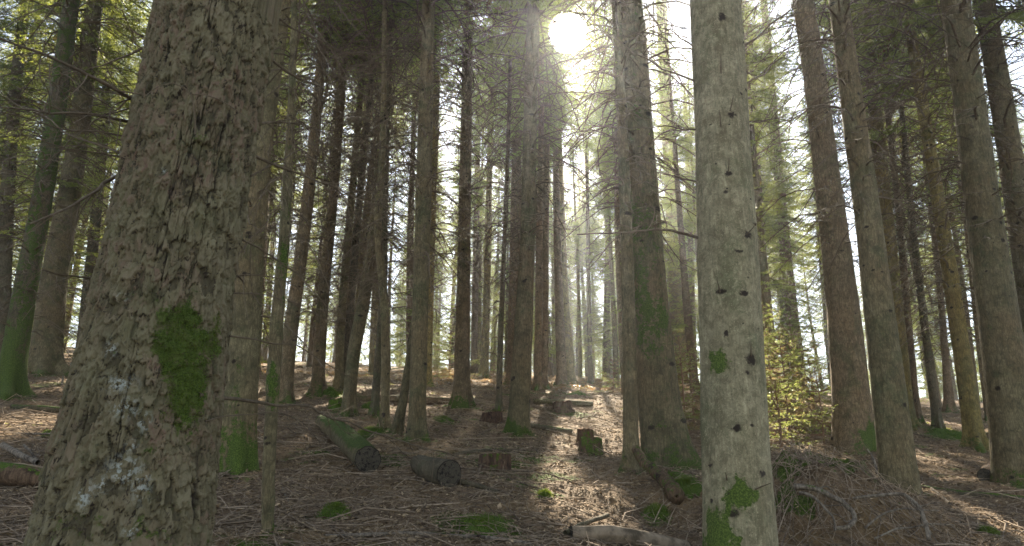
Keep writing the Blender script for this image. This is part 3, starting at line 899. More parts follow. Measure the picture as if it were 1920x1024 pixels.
tree([(865, 768, 31.9), (868, 600, 26.9), (871, 400, 22.7), (875, 200, 20.2), (878, 0, 18.5)], 'lone straight trunk with a swelling mossy foot in the centre left of the clearing', 'brown', ns=80, H=23, mossa=.75, mossh=.3, flare=.8, flareh=.22, dead=(1.8, 1.0, 0), crown=7.5)
tree([(888, 702, 13), (892, 500, 12), (897, 200, 9)], 'pinkish far stem in the haze, left of two beside the lone straight trunk', 'red', H=22, dead=(3, .8, 1), crown=9)
tree([(908, 708, 16), (914, 500, 13), (920, 200, 10)], 'pale golden far stem, right of two beside the lone straight trunk', 'olive', H=22, dead=(3, .8, 2), crown=9)
tree([(935, 775, 11), (938, 650, 11), (944, 500, 9), (950, 350, 8), (957, 100, 6)], 'pole-thin black stem standing beside the split black stump', 'dark', H=11, dead=(1.0, .6, 3), crown=0, name='thin_pole_tree')
tree([(962, 725, 26), (966, 500, 22), (970, 200, 17)], 'rusty trunk peeping out left of the stout mossy-footed trunk', 'red', H=23, dead=(2, .9, 4), crown=9)
tree([(972, 820, 39.2), (980, 640, 35.0), (988, 480, 29.4), (993, 280, 25.2), (1000, 0, 21.7)], 'stout grey brown trunk with a low mossy root mass, left of the sunlit clearing', 'grey', ns=110, fine=0.022, H=24, mossa=.8, mossh=.13, moss0=-.05, flare=.5, flareh=.2, dead=(2.6, 1.1, 1), crown=7.5,
     patches=[(935, 795, 35, 25, 1.0, 'moss')])
tree([(1008, 734, 15.0), (1011, 500, 12.8), (1015, 200, 10.5)], 'left of two close red brown trunks on the near side of the sunny glade', 'red', H=23, dead=(2, .9, 2), crown=9)
tree([(1021, 732, 13), (1023, 500, 12), (1026, 200, 10)], 'right, slimmer one of two close red brown trunks by the sunny glade', 'red', H=22, dead=(2, .9, 3), crown=9)
tree([(1054, 726, 19.8), (1048, 560, 16.2), (1043, 350, 12.6)], 'reddish trunk with a mossy foot, left of a close pair deep in the glade', 'red', H=15.5, dead=(2, .9, 4), crown=8, mossa=.5)
tree([(1069, 722, 22.1), (1059, 560, 15.3), (1052, 350, 11.9)], 'golden trunk with a widening foot, right of a close pair deep in the glade', 'olive', H=15.5, dead=(2.5, .9, 0), crown=8, flare=.5)
tree([(1107, 722, 10), (1104, 560, 8), (1101, 350, 6)], 'spindly grey stem alone in the bright glade', 'dark', H=17, dead=(2.5, .9, 1), crown=6)
tree([(1184, 892, 30.4), (1181, 700, 26.4), (1175, 450, 21.6), (1165, 200, 18.4), (1155, 0, 16.0)], 'slim smooth trunk close against the thick mossy one', 'grey', ns=80, fine=0.025, H=22, mossa=.45, mossh=.25, dead=(3.2, .9, 2), crown=10)
tree([(1252, 886, 88), (1236, 760, 80), (1222, 600, 68), (1208, 400, 60), (1190, 150, 54), (1178, 0, 52)], 'thick tree with dark moss blotches and a wide root spreading right', 'grey', ns=150, fine=0.017, H=25, moss0=.17, mossa=.42, mossh=.35, flare=.5, flareh=.28, lobes=3, knots=.3, knot_r=.03, dead=(3.0, 1.1, 3), crown=10.5,
     patches=[(1205, 560, 40, 60, .5, 'moss'), (1225, 640, 40, 40, .35, 'moss'), (1205, 420, 50, 70, .3, 'moss')])
tree([(1274, 705, 30), (1263, 450, 26), (1252, 250, 22), (1240, 0, 19)], 'ochre trunk between the thick mossy tree and the pale foreground tree', 'olive', H=24, dead=(2.5, 1.1, 4), crown=9)
tree([(1302, 692, 11), (1296, 500, 10), (1285, 200, 8)], 'thin brown stem close beside the ochre trunk', 'red', H=20, dead=(2, .9, 0), crown=7)
hp = tree([(1387, 1024, 136), (1380, 860, 126), (1373, 680, 118), (1366, 512, 113), (1354, 250, 99), (1340, 0, 91)], 'pale smooth foreground tree speckled with lichen, black branch scars and stub twigs', 'pale', Y=5.15, H=25, ns=220, fine=0.009,
     moss0=-.2, mossa=.5, mossh=.5, knots=0.3, knot_r=.016, flare=.2, lobes=4, dead=None, crown=11, rough=.004,
     patches=[(1345, 680, 30, 45, .85, 'moss'), (1388, 912, 28, 34, 1.0, 'moss'), (1345, 1000, 45, 45, 1.0, 'moss'), (1408, 675, 12, 13, 1.0, 'knot'), (1402, 698, 6, 4, 1, 'knot'), (1380, 804, 10, 7, 1, 'knot'), (1430, 890, 10, 6, 1, 'knot'),
              (1370, 925, 9, 7, 1, 'knot'), (1375, 962, 12, 8, 1, 'knot'), (1352, 548, 12, 7, 1, 'knot'), (1395, 550, 10, 7, .9, 'knot'), (1362, 625, 6, 7, .9, 'knot'), (1333, 872, 8, 4, .8, 'knot'),
              (1403, 440, 11, 7, 1, 'knot'), (1366, 325, 7, 5, 1, 'knot'), (1352, 32, 10, 11, .9, 'knot'), (1345, 250, 30, 26, .32, 'knot'), (1372, 215, 9, 7, .9, 'knot'), (1385, 470, 11, 4, .9, 'knot'), (1360, 360, 6, 6, .7, 'knot')])
tree([(1444, 740, 30), (1432, 560, 25), (1418, 350, 20), (1405, 100, 15)], 'dull brown trunk partly veiled by the bushy young spruce', 'brown', H=23, dead=(1.5, 1.1, 1), crown=8)
tree([(1476, 712, 13), (1464, 450, 12), (1448, 200, 9)], 'thinner dark trunk, left of two above the bushy young spruce', 'dark', H=21, dead=(1.5, 1.0, 2), crown=7)
tree([(1502, 745, 28), (1482, 560, 22), (1462, 350, 18), (1445, 150, 15), (1432, 0, 12)], 'red brown trunk, right of two above the bushy young spruce', 'red', H=23, dead=(2, 1.0, 3), crown=8)
tree([(1602, 852, 74), (1592, 700, 64), (1574, 520, 54), (1553, 350, 46), (1528, 150, 40), (1505, 0, 36)], 'warm brown ridged trunk whose glowing left root edge catches the sun', 'brown', ns=120, fine=0.02, H=24, mossa=.3, mossh=.3, flare=.4, flareh=.22, dead=(3.0, 1.0, 4), crown=10, lobes=3,
     patches=[(1635, 830, 28, 45, 1.0, 'moss')])
tree([(1691, 932, 66), (1672, 780, 60), (1650, 600, 53), (1626, 400, 46), (1598, 200, 40), (1572, 0, 34)], 'grey green trunk with black knots planted behind the mossy root mound', 'grey', ns=110, fine=0.02, H=23, mossa=.1, moss0=-.05, flare=.25, flareh=.15, dead=(3.2, 1.0, 0), crown=10, knots=.35)
tree([(1700, 806, 30), (1682, 640, 34), (1664, 450, 30), (1640, 200, 22), (1620, 0, 18)], 'ochre knotted trunk tucked behind the grey green trunk with black knots', 'olive', H=23, dead=(2.5, 1.0, 1), crown=9, knots=.3)
tree([(1720, 800, 16), (1705, 640, 15), (1690, 450, 12)], 'broad reddish far trunk right of the ochre knotted trunk', 'red', H=22, dead=(2.5, .9, 2), crown=8)
tree([(1760, 812, 17), (1735, 620, 14), (1712, 430, 12), (1690, 200, 9)], 'slim grey stem halfway between the two ochre trunks', 'dark', H=21, dead=(1.5, .9, 3), crown=7)
tree([(1830, 846, 34), (1800, 640, 29), (1770, 440, 25), (1730, 200, 20), (1698, 0, 16)], 'slanting ochre trunk standing alone before the right edge pair', 'olive', ns=64, H=23, dead=(2.0, 1.1, 4), crown=8, knots=.3)
tree([(1908, 918, 78), (1886, 700, 74), (1856, 480, 62), (1825, 250, 54), (1790, 0, 47)], 'big dark green trunk with mossy foot, the thickest at the right edge', 'grey', ns=120, fine=0.02, H=24, moss0=0.0, mossa=.65, mossh=.25, flare=.3, dead=(3.0, 1.2, 0), crown=9)
tree([(1990, 860, 50), (1948, 640, 46), (1915, 430, 42), (1880, 200, 38), (1845, 0, 35)], 'tall scarred trunk close behind the thickest right edge trunk', 'grey', H=24, dead=(2.5, 1.3, 1), crown=8, moss0=.02, knots=.3)
tree([(1782, 776, 20), (1774, 690, 13), (1764, 560, 11)], 'faint rosy trunk deep in the light, between slim grey stem and slanting ochre trunk', 'red', H=21, dead=(2.5, .9, 2), crown=7)
tree([(1856, 792, 13), (1843, 700, 11), (1815, 450, 9)], 'small far trunk behind the right edge, beside the slanting ochre trunk', 'brown', H=20, dead=(1.5, .9, 3), crown=6)

for mx, my, mw in [(628, 968, 56), (905, 990, 110), (1022, 935, 24), (690, 818, 60), (1232, 965, 50), (1290, 945, 60), (92, 820, 24), (1855, 1002, 34), (1080, 742, 40), (700, 765, 44), (1790, 822, 90), (830, 790, 44), (1500, 862, 40), (620, 745, 36)]:
    q = hit(mx, my); BUMPS.append((q[0], q[1], mw / 2 * q[1] / FPX * 1.5, 0.0, 1.3))
build_ground()

# ------------------------------------------------------------------ the rest of the wood, deeper in
def far_mesh(k, mat):
    H = 23.0
    zs = np.concatenate([np.linspace(-0.4, 3, 12), np.linspace(4, H, 14)])
    r0 = 0.20
    P = np.stack([0.12 * np.sin(zs * 0.25 + k) - 0.12 * math.sin(k), 0.10 * np.cos(zs * 0.2 + k) - 0.10 * math.cos(k), zs], 1)
    S_ = trunk_mesh('trunk', P, r0 * (1 - zs.clip(0) / H) + 0.02, zs + 0.4, 12, M[mat], np.zeros(3), seed=k, mossa=.45, mossh=.3, flare=.35, knots=0)
    return S_[0]
FAR = [far_mesh(3, 'brown'), far_mesh(5, 'red'), far_mesh(8, 'grey'), far_mesh(12, 'olive')]
def side_of(px): return 'left' if px < 700 else ('right' if px > 1250 else 'mid')
def fill_forest():
    r = random.Random(5); used = set()
    pts = [(b[0], b[1]) for b, _ in TREES]
    kinds = {'brown': 0, 'red': 1, 'grey': 2, 'olive': 3}
    n = 0; tries = 0
    while n < NFAR and tries < 9000:
        tries += 1
        y = r.uniform(19, 80)
        x = r.uniform(-0.8 * y - 4, 0.8 * y + 4)
        if tries <= 7: x, y = [(1.2, 30.5), (3.3, 21.5), (4.6, 33.0), (5.3, 50.0), (6.3, 60.0), (4.3, 47.0), (7.4, 68.0)][tries - 1]
        elif n > NFAR - 20: y = r.uniform(43, 78); x = r.uniform(-0.13, 0.22) * y
        elif n > NFAR - 70: y = r.uniform(66, 112); x = r.uniform(-0.55 * y, 0.6 * y)
        px = 960 + FPX * x / (y * math.cos(PITCH) + 3)
        # the glade in the middle stays more open
        if 830 < px < 1130 and y < 40 and tries > 7 and r.random() < 0.5: continue
        if 985 < px < 1160 and y < 43 and tries > 7: continue
        if side_of(px) == 'right' and y < 60 and r.random() < 0.35: continue
        if tries > 7 and any((x - a) ** 2 + (y - b) ** 2 < (2.6 if y < 50 else 3.2) ** 2 for a, b in pts): continue
        z = float(height(x, y, False)) - 0.02
        side = 'left' if px < 700 else ('right' if px > 1250 else 'mid')
        s = r.uniform(0.65, 1.05); wc = r.uniform(0.6, 1.05)
        cb = r.uniform(6.0, 13)
        if blocked(x, y, z + cb * s, z + 23 * s, 2.4 * wc * s): continue
        pts.append((x, y)); n += 1
        zone = ('left of the scaly trunk' if px < 215 else 'behind the stems above the long mossy log' if px < 700 else 'beyond the lone straight trunk' if px < 960 else
                'beyond the sunny glade' if px < 1160 else 'behind the thick mossy tree' if px < 1310 else 'behind the young spruces' if px < 1550 else 'behind the slim grey stem' if px < 1790 else 'behind the right edge trunks')
        dist = 'nearer' if y < 32 else 'distant' if y < 50 else 'hazy far' if y < 72 else 'faintest farthest'
        for q in range(14):
          k = r.choice((0, 0, 1, 2, 3)); low = 4 <= tries <= 7 or r.random() < (0.9 if y > 62 else 0.75 if side == 'right' else 0.6 if side == 'left' else 0.4); wid = r.uniform(0.7, 1.2)
          lab = dist + ' ' + ('tall ' if s > .85 else 'short ') + ('stout' if wid > .95 else 'slender') + ' ' + ('brown', 'reddish', 'grey', 'ochre')[k] + (' low-boughed conifer ' if low else ' bare-stemmed conifer ') + zone
          if lab not in used: break
        used.add(lab)
        grp = 'conifers ' + zone
        root = thing('conifer_tree', lab, 'tree', (x, y, z), grp)
        root.rotation_euler = (r.gauss(0, 0.02), r.gauss(0, 0.02), r.uniform(0, 6.28))
        t = obj('trunk', FAR[k], root); t.scale = (s * wid,) * 2 + (s,)
        attach(root, 'crown', CROWNS[r.randrange(4)], (0, 0, cb * s), (0, 0, 1), (s * wc,) * 2 + (s * (23 - cb) / CROWN_H,), r.uniform(0, 6.28))
        if low:
            attach(root, 'low_branches', LOW[r.randrange(2)], (0, 0, r.uniform(0.3, 2.5)), (0, 0, 1), (r.uniform(.8, 1.25),) * 2 + (0.8,), r.uniform(0, 6.28))
        else:
            attach(root, 'dead_branches', DEAD[r.randrange(5)], (0, 0, 1.0), (0, 0, 1), (1.1, 1.1, s * cb / 9.0), r.uniform(0, 6.28))
NFAR = 228
fill_forest()

def distant_wood():
    r = random.Random(77); VV, FF4, FF3, A = [], [], [], []; n = 0; m4 = []; m3 = []
    for i in range(170):
        y = r.uniform(74, 125); x = r.uniform(-0.66 * y, 0.70 * y)
        if i % 3 == 0: y = r.uniform(60, 74); x = r.uniform(-0.66 * y, 0.70 * y)
        if abs(x) < 6 and r.random() < .4: continue
        z = float(height(x, y, False)); S_ = COARSE[r.randrange(3)]; k = r.uniform(0.6, 1.15) * (0.45 if i % 3 == 0 else 1)
        V = np.concatenate(S_.V); a = r.uniform(0, 6.28); c_, s_ = math.cos(a), math.sin(a); w = k * r.uniform(.85, 1.3)
        V = np.stack([(V[:, 0] * c_ - V[:, 1] * s_) * w + x, (V[:, 0] * s_ + V[:, 1] * c_) * w + y, V[:, 2] * k + z + .3], 1)
        F4 = np.concatenate(S_.F4); F3 = np.concatenate(S_.F3)
        VV.append(V); FF4.append(F4 + n); FF3.append(F3 + n); m4.append(np.concatenate(S_.m4)); m3.append(np.concatenate(S_.m3)); A.append(np.concatenate(S_.A)); n += len(V)
    me = make_mesh('distant_wood', np.concatenate(VV), [np.concatenate(FF4), np.concatenate(FF3)], [M['needle'], M['twig']], {'var': np.concatenate(A)}, False, np.concatenate(m4 + m3))
    o = obj('distant_wood', me); o['kind'] = 'stuff'; o['label'] = 'hazy green wood far beyond the crest of the slope'; o['category'] = 'wood'
distant_wood()
# ------------------------------------------------------------------ single branches of the near trees
def wiggle(P, R, n, amp):
    Q, Rr, t = resample(P, R, n)
    k = np.sin(np.linspace(0, np.pi, n))[:, None]
    ph = RNG.uniform(0, 50)
    Q = Q + amp * k * np.stack([fbm(t * 5 + ph, 1.0, 0, 3), fbm(t * 5 + ph, 7.0, 0, 3), fbm(t * 5 + ph, 13.0, 0, 3)], 1)
    return Q, Rr

def branch(root, pts, Y0, Y1, r0, r1, tw=8, twl=0.35, name='branch', amp=0.03, label=None, green=False, knotty=True):
    b = np.array(root.location)
    n = len(pts)
    P = [at_depth(px, py, Y0 + (Y1 - Y0) * i / (n - 1)) for i, (px, py) in enumerate(pts)]
    P = np.array(P) - b
    Q, Rr = wiggle(P, np.linspace(r0, r1, n), max(10, int(np.linalg.norm(P[-1] - P[0]) * 14)), amp)
    S_ = Soup(); S_.tube(Q, Rr, 7, 0.4, wob=0.18)
    TA, TB, TV = [], [], []
    for j in range(tw):
        t = RNG.uniform(0.15, 0.98); i = min(int(t * (len(Q) - 1)), len(Q) - 2)
        d = Q[i + 1] - Q[i]; d /= np.linalg.norm(d)
        e = d * RNG.uniform(0.3, 1.0) + RNG.normal(0, 0.55, 3) + np.array([0, 0, -0.2]); e /= np.linalg.norm(e)
        l = twl * RNG.uniform(0.4, 1.3) * (1.15 - 0.5 * t)
        m = Q[i] + e * l * 0.5 + RNG.normal(0, 0.06 * l, 3); en = Q[i] + e * l + np.array([0, 0, -0.18 * l]) + RNG.normal(0, 0.05 * l, 3)
        rr = min(Rr[i] * 0.5, 0.0045)
        S_.tube([Q[i], m, en], [rr, rr * 0.75, rr * 0.4], 4, RNG.random(), n=6)
        for q in range(RNG.integers(0, 3)):
            e2 = e + RNG.normal(0, 0.6, 3); s2 = m + (en - m) * RNG.random()
            S_.tube([s2, s2 + e2 * l * 0.35], [rr * 0.5, rr * 0.3], 3, RNG.random())
            TA.append(s2); TB.append(s2 + e2 * l * 0.35); TV.append(RNG.random())
    if green and TA: needles_on(S_, np.array(TA), np.array(TB), 70, 0.022, 0.004, np.array(TV))
    me = S_.mesh(name, [M['twig'], M['needle']] if not green else [M['twig'], M['needle']], True)
    if green:
        fm = np.zeros(len(me.polygons), np.int32); me.polygons.foreach_get('material_index', fm)
        tot = np.zeros(len(me.polygons), np.int32); me.polygons.foreach_get('loop_total', tot)
        fm[tot == 3] = 1; me.polygons.foreach_set('material_index', fm)
    o = obj(name, me, root)
    if label: o['label'] = label
    return o

B_ = big[0]
for pts, y1, r0 in [
    ([(312, 212), (240, 178), (150, 136), (70, 100), (-30, 62)], 2.6, .011),
    ([(272, 234), (200, 222), (110, 214), (-20, 200)], 2.9, .010),
    ([(270, 258), (190, 252), (110, 240), (50, 225), (-20, 205)], 3.2, .006),
    ([(268, 304), (215, 285), (150, 262), (90, 225), (30, 195), (-20, 150)], 4.2, .007),
    ([(275, 302), (210, 295), (135, 282), (60, 262), (40, 252)], 3.0, .0045),
    ([(252, 306), (200, 340), (160, 368), (110, 400), (55, 420)], 3.0, .010),
    ([(92, 120), (92, 150), (88, 190), (75, 230), (52, 262)], 3.1, .0035),
    ([(192, 527), (150, 515), (100, 508), (60, 504)], 3.2, .006),
    ([(320, 70), (250, 100), (170, 130), (60, 150)], 4.4, .007),
    ([(300, 140), (230, 190), (150, 250), (60, 330)], 4.6, .006),
    ([(285, 330), (220, 380), (160, 440)], 4.3, .005)]:
    branch(B_, pts, 3.62, y1, r0, r0 * 0.35, 9, 0.30)
branch(B_, [(366, 252), (363, 215), (358, 176), (345, 156), (320, 149), (295, 160), (270, 182)], 3.17, 3.05, .0040, .0018, 1, 0.1, label='thin arched twig curving over the bark')
branch(B_, [(359, 177), (385, 177), (420, 190), (455, 212), (480, 238), (494, 275), (496, 292)], 3.12, 3.15, .0032, .0015, 0, 0.1)
for pts, y1, r0 in [([(478, 292), (520, 312), (600, 342), (680, 372), (730, 395)], 4.3, .008), ([(500, 105), (560, 150), (620, 175), (690, 215)], 4.6, .008),
                    ([(490, 232), (530, 232), (570, 230)], 3.9, .008), ([(455, 450), (500, 475), (540, 505), (580, 520)], 4.2, .006),
                    ([(395, 524), (440, 516), (500, 517), (548, 530), (572, 560), (600, 610), (655, 645)], 4.2, .0045), ([(420, 550), (520, 556), (600, 582), (700, 590)], 4.3, .004),
                    ([(430, 630), (500, 640), (560, 650), (620, 690), (680, 715)], 4.5, .005), ([(505, 20), (560, 60), (640, 95), (720, 100)], 4.9, .007),
                    ([(470, 330), (540, 290), (610, 262), (700, 268)], 4.9, .005)]:
    branch(B_, pts, 3.62, y1, r0, r0 * 0.35, 10, 0.35)
branch(B_, [(372, 740), (440, 748), (505, 760), (580, 768), (660, 795), (740, 826), (840, 852), (970, 893)], 3.4, 6.4, .0105, .004, 6, 0.4, label='long bare dead branch sweeping far out over the logs')
branch(B_, [(385, 790), (440, 780), (500, 772), (560, 790), (600, 830)], 3.4, 4.3, .0035, .0018, 4, 0.25)
H_ = hp[0]
for pts, y1, r0, tw in [([(1312, 447), (1275, 438), (1235, 432), (1170, 435), (1082, 440)], 4.6, .012, 4), ([(1308, 340), (1270, 332), (1243, 327)], 4.9, .008, 1),
                        ([(1303, 243), (1260, 240), (1190, 238)], 5.6, .008, 4), ([(1303, 152), (1250, 130), (1200, 105), (1130, 60), (1080, 20)], 5.9, .009, 8), ([(1303, 90), (1262, 62), (1235, 50)], 5.5, .007, 3),
                        ([(1385, 95), (1430, 60), (1480, 20), (1500, -20)], 5.9, .010, 6), ([(1388, 160), (1430, 140), (1490, 80), (1530, 50)], 6.2, .008, 7), ([(1396, 230), (1440, 225), (1510, 205)], 5.9, .007, 5),
                        ([(1405, 440), (1420, 425), (1412, 418)], 4.95, .009, 0), ([(1300, 152), (1340, 110), (1420, 50)], 5.6, .004, 3)]:
    branch(H_, pts, 5.15, y1, r0, r0 * 0.35, tw, 0.4)
for (x, y, dx, dy) in [(1352, 238, -3, -32), (1369, 208, 6, -28), (1366, 322, 1, -26), (1350, 548, -6, -26), (1400, 440, 14, -16), (1408, 668, 0, -22), (1415, 918, 30, -12), (1352, 138, 0, -40), (1363, 900, -3, -14)]:
    branch(H_, [(x, y), (x + dx * .5, y + dy * .5), (x + dx, y + dy)], 4.93, 4.84, .006, .002, 0, .1, name='stub', amp=.004)

# moss cushions of tufts on the moss patches
def moss_tufts(root, surf, n, ln, thr=0.62, name='moss'):
    V, N, ms = surf
    V = V.reshape(-1, 3); N = N.reshape(-1, 3); ms = ms.ravel()
    ok = (ms > thr) & ((N * V).sum(1) < 0.1)
    ms2 = ms + 0.35 * fbm(V[:, 0] * 12, V[:, 1] * 12, V[:, 2] * 12, 3, 66)
    idx = np.where(ok & (ms2 > thr + 0.08))[0]
    if len(idx) < 10: return
    i = RNG.choice(idx, n)
    p = V[i] + RNG.normal(0, 0.006, (n, 3)) - np.array(root.location)
    d = N[i] * 0.7 + RNG.normal(0, 0.6, (n, 3)) + np.array([0, 0, -0.15]); d /= np.linalg.norm(d, axis=1)[:, None]
    w = np.cross(d, RNG.normal(size=(n, 3))); w /= np.linalg.norm(w, axis=1)[:, None]
    l = ln * RNG.uniform(0.5, 1.4, (n, 1))
    S_ = Soup(); S_.tris(np.stack([p - w * l * 0.16, p + w * l * 0.16, p + d * l], 1), RNG.random(n))
    obj(name, S_.mesh(name, M['mossl'], False), root)
moss_tufts(big[0], big[3], 14000, 0.008, 0.34)

# ------------------------------------------------------------------ logs, stumps, sticks
def lie(px, py, w):
    Y = hit(px, min(py + w / 2, 1100))[1]
    return at_depth(px, py, Y), Y

def log(name, label, cat, pts, mat, top=0.35, moss0=0.0, cut=(True, True), ns=48, rough=0.008, cutmat='cut', lift=0.0, ends=None, group=None, **kw):
    P, R = [], []
    for (px, py, w) in pts:
        c, Y = lie(px, py, w); P.append(c + np.array([0, 0, lift])); R.append(w / 2 * (c @ FWD) / FPX)
    P = np.array(P); R = np.array(R)
    if ends is not None: R = R * ends
    L = np.linalg.norm(np.diff(P, axis=0), axis=1).sum()
    sg = np.linspace(0, L, max(12, int(L / 0.02)))
    base = P[0].copy(); base[2] -= R[0]
    me, ki, fr, surf = trunk_mesh('bark', P, R, sg, ns, M[mat], base, seed=int(abs(P[0][0]) * 97) % 1000, moss0=moss0, topmoss=top, flare=0, knots=0, rough=rough, **kw)
    root = thing(name, label, cat, tuple(base), group)
    obj('bark', me, root)
    V = surf[0]
    for k, e in enumerate((0, -1)):
        if not cut[k]: continue
        ring = V[e] - base; c = ring.mean(0); t = fr[1][e] * (-1 if e == 0 else 1)
        rows = [c + (ring - c) * f + t * (0.006 + (0.012 * fbm(ring[:, :1] * 30, ring[:, 2:3] * 30, f * 9, 3, 5) if f < 0.98 else 0)) for f in (1.0, .97, .8, .6, .4, .2, .03)]
        VV = np.concatenate(rows); F = grid_faces(len(rows), len(ring))
        rad = np.repeat([1.0, .97, .8, .6, .4, .2, .03], len(ring))
        obj('cut_face', make_mesh('cut_face', VV, F, M[cutmat], {'var': rad, 'moss': rad * 0}), root)
    return root, surf

def stump(label, px, py, wpx, hpx, mat='rot', moss=0.5, jag=0.3, seed=1, name='stump', flare=0.35, topmoss=0.6, group=None, Y=None, basez=None):
    p = hit(px, py) if Y is None else at_depth(px, py, Y)
    base = p.copy()
    sc = (p @ FWD) / FPX
    R = wpx / 2 * sc; Hh = hpx * sc
    ns, nr = 90, 40
    th = np.linspace(0, 2 * np.pi, ns, endpoint=False)
    top = Hh * (1 - jag * (0.5 + 0.5 * fbm(np.cos(th) * 1.6 + seed, np.sin(th) * 1.6, seed, 3, seed)) - 0.3 * jag * np.abs(fbm(np.cos(th) * 9, np.sin(th) * 9, seed, 2, seed + 3)))
    f = np.linspace(0, 1, nr)[:, None]
    Z = -0.15 + (top + 0.15)[None] * f
    rr = R * (1 + flare * np.exp(-np.maximum(Z, 0) / (0.3 * Hh)) * (0.6 + 0.5 * np.cos(4 * th + seed)[None]) + 0.16 * fbm(np.cos(th)[None] * 2.5, np.sin(th)[None] * 2.5, Z * 5 + seed, 4, seed))
    V = np.stack([rr * np.cos(th), rr * np.sin(th), Z], -1)
    m = moss * np.ones_like(rr) * (0.6 + 0.6 * f) + 0.3 * fbm(np.cos(th)[None] * 2, np.sin(th)[None] * 2, Z * 6, 3, 9)
    root = thing(name, label, 'stump', tuple(base), group)
    F = grid_faces(nr, ns)
    obj('bark', make_mesh('bark', V.reshape(-1, 3), F, M['stumpbark'], {'moss': m.ravel(), 'knot': m.ravel() * 0}), root)
    rows = []
    for q in (1.0, .9, .75, .55, .35, .15, .02):
        r2 = rr[-1] * q
        z2 = top * (0.35 + 0.65 * q) if jag > 0.4 else top - 0.01 * (1 - q)
        z2 = z2 + (0.05 * Hh * fbm(np.cos(th) * q * 5, np.sin(th) * q * 5, seed, 3, 31) if q < 1 else 0)
        if q < 0.5: z2 = z2 * (1 - (0.5 - q)) + z2.mean() * (0.5 - q)
        rows.append(np.stack([r2 * np.cos(th), r2 * np.sin(th), z2], -1))
    W = np.concatenate(rows)
    o = obj('broken_top', make_mesh('broken_top', W, grid_faces(len(rows), ns), M['stumptop' if topmoss > .3 else mat], {'moss': np.full(len(W), topmoss), 'knot': np.zeros(len(W)), 'var': np.zeros(len(W))}), root)
    return root

def mat_stump(name, a, b2, thr):
    b = NB(name); c, _ = b.offs(b.coord()); cs, _ = b.offs(b.coord((1, 1, .15)))
    n2 = b.noise(cs, 40, 5, .7); n1 = b.noise(c, 8, 5, .65)
    col = b.mix(b.ramp(n2, .35, .7), a, b2)
    col = b.mix(b.ramp(n1, .5, .3), col, (0.022, 0.015, 0.011))
    mt = b.math('ADD', b.math('MULTIPLY_ADD', b.noise(c, 30, 5, .7), 1.6, b.attr('moss')), b.math('MULTIPLY', b.noise(c, 9, 4, .7), 1.4))
    mm = b.ramp(mt, thr, thr + .15)
    col = b.mix(mm, col, b.mix(b.ramp(b.noise(c, 110, 3, .7), .35, .7), (0.028, 0.052, 0.006), (0.10, 0.15, 0.018)))
    b.surf(col, .95, b.bump(b.math('ADD', n2, b.math('MULTIPLY', b.noise(c, 90, 3), .6)), .9, .02))
    return b.m
M['stumpbark'] = mat_stump('rotten stump bark', (0.045, 0.027, 0.018), (0.13, 0.080, 0.052), 1.85)
M['stumptop'] = mat_stump('mossy stump top', (0.06, 0.036, 0.022), (0.16, 0.105, 0.065), 1.7)

M['peeled'] = mat_simple('peeled weathered wood', (0.07, 0.055, 0.036), (0.25, 0.195, 0.135), 9, var=False)
M['rotlog'] = mat_stump('crumbling log', (0.055, 0.034, 0.020), (0.16, 0.105, 0.066), 1.8)
M['stickb'] = mat_stump('bare grey stick', (0.10, 0.08, 0.06), (0.25, 0.21, 0.16), 2.1)
M['twig2'] = mat_simple('young dry twig', (0.09, 0.055, 0.032), (0.25, 0.16, 0.10), 30)

def mat_cut():
    b = NB('sawn end grain'); r = b.attr('var'); c = b.coord()
    n = b.noise(c, 30, 4, .7)
    rg = b.math('SINE', b.math('MULTIPLY_ADD', r, 75.0, b.math('MULTIPLY', n, 6.0)))
    col = b.mix(b.ramp(rg, -1, 1), (0.030, 0.026, 0.020), (0.105, 0.090, 0.065))
    col = b.mix(b.ramp(n, .5, .62), col, (0.016, 0.014, 0.012))
    col = b.mix(b.ramp(r, .93, .97), col, (0.03, 0.024, 0.018))
    b.surf(col, .95, b.bump(b.math('ADD', rg, b.math('MULTIPLY', n, 3.0)), .5, .006)); return b.m
M['cut'] = mat_cut()
log('fallen_log', 'long moss-topped log lying downhill with its round dark end facing us', 'log', [(604, 790, 26), (630, 806, 38), (660, 832, 46), (690, 862, 50)], 'grey', top=1.0, moss0=0.05, ns=72)
log('fallen_log', 'short thick black log with its sawn end towards us', 'log', [(786, 870, 34), (808, 880, 46), (842, 889, 54)], 'dark', top=0.1, moss0=0.0, ns=72)
log('fallen_branch', 'straight blackish stick poking out from the short black log', 'branch', [(862, 903, 12), (900, 912, 9), (936, 922, 5)], 'dark', top=0, cut=(False, False), ns=10)
log('fallen_log', 'long red brown decayed log lying across behind the thin stems', 'log', [(655, 748, 10), (740, 748, 14), (830, 752, 13), (872, 754, 10)], 'red', top=0.45, ns=40)
log('fallen_log', 'grey weathered log lying across the near side of the sunny glade', 'log', [(1000, 752, 9), (1060, 755, 11), (1110, 758, 9)], 'grey', top=0.3, ns=32)
log('fallen_log', 'thin mossy log lying on the ground right of the stout mossy-footed trunk', 'log', [(992, 798, 9), (1030, 803, 9), (1072, 809, 7)], 'dark', top=0.75, ns=32)
log('fallen_log', 'peeled barkless log at the bottom edge beside the pale foreground tree', 'log', [(1070, 1000, 26), (1140, 1002, 34), (1210, 1012, 32), (1288, 1024, 20)], 'peeled', top=0.0, ns=48)
log('fallen_branch', 'dark knobbly branch lying across the peeled log', 'branch', [(1060, 1012, 8), (1100, 992, 9), (1140, 978, 8)], 'dark', top=0, cut=(False, False), ns=12, lift=.05)
log('fallen_log', 'thin mossy log lying across below the grey knotty trunk on the left', 'log', [(22, 763, 9), (80, 766, 11), (142, 771, 9)], 'dark', top=0.8, ns=32)
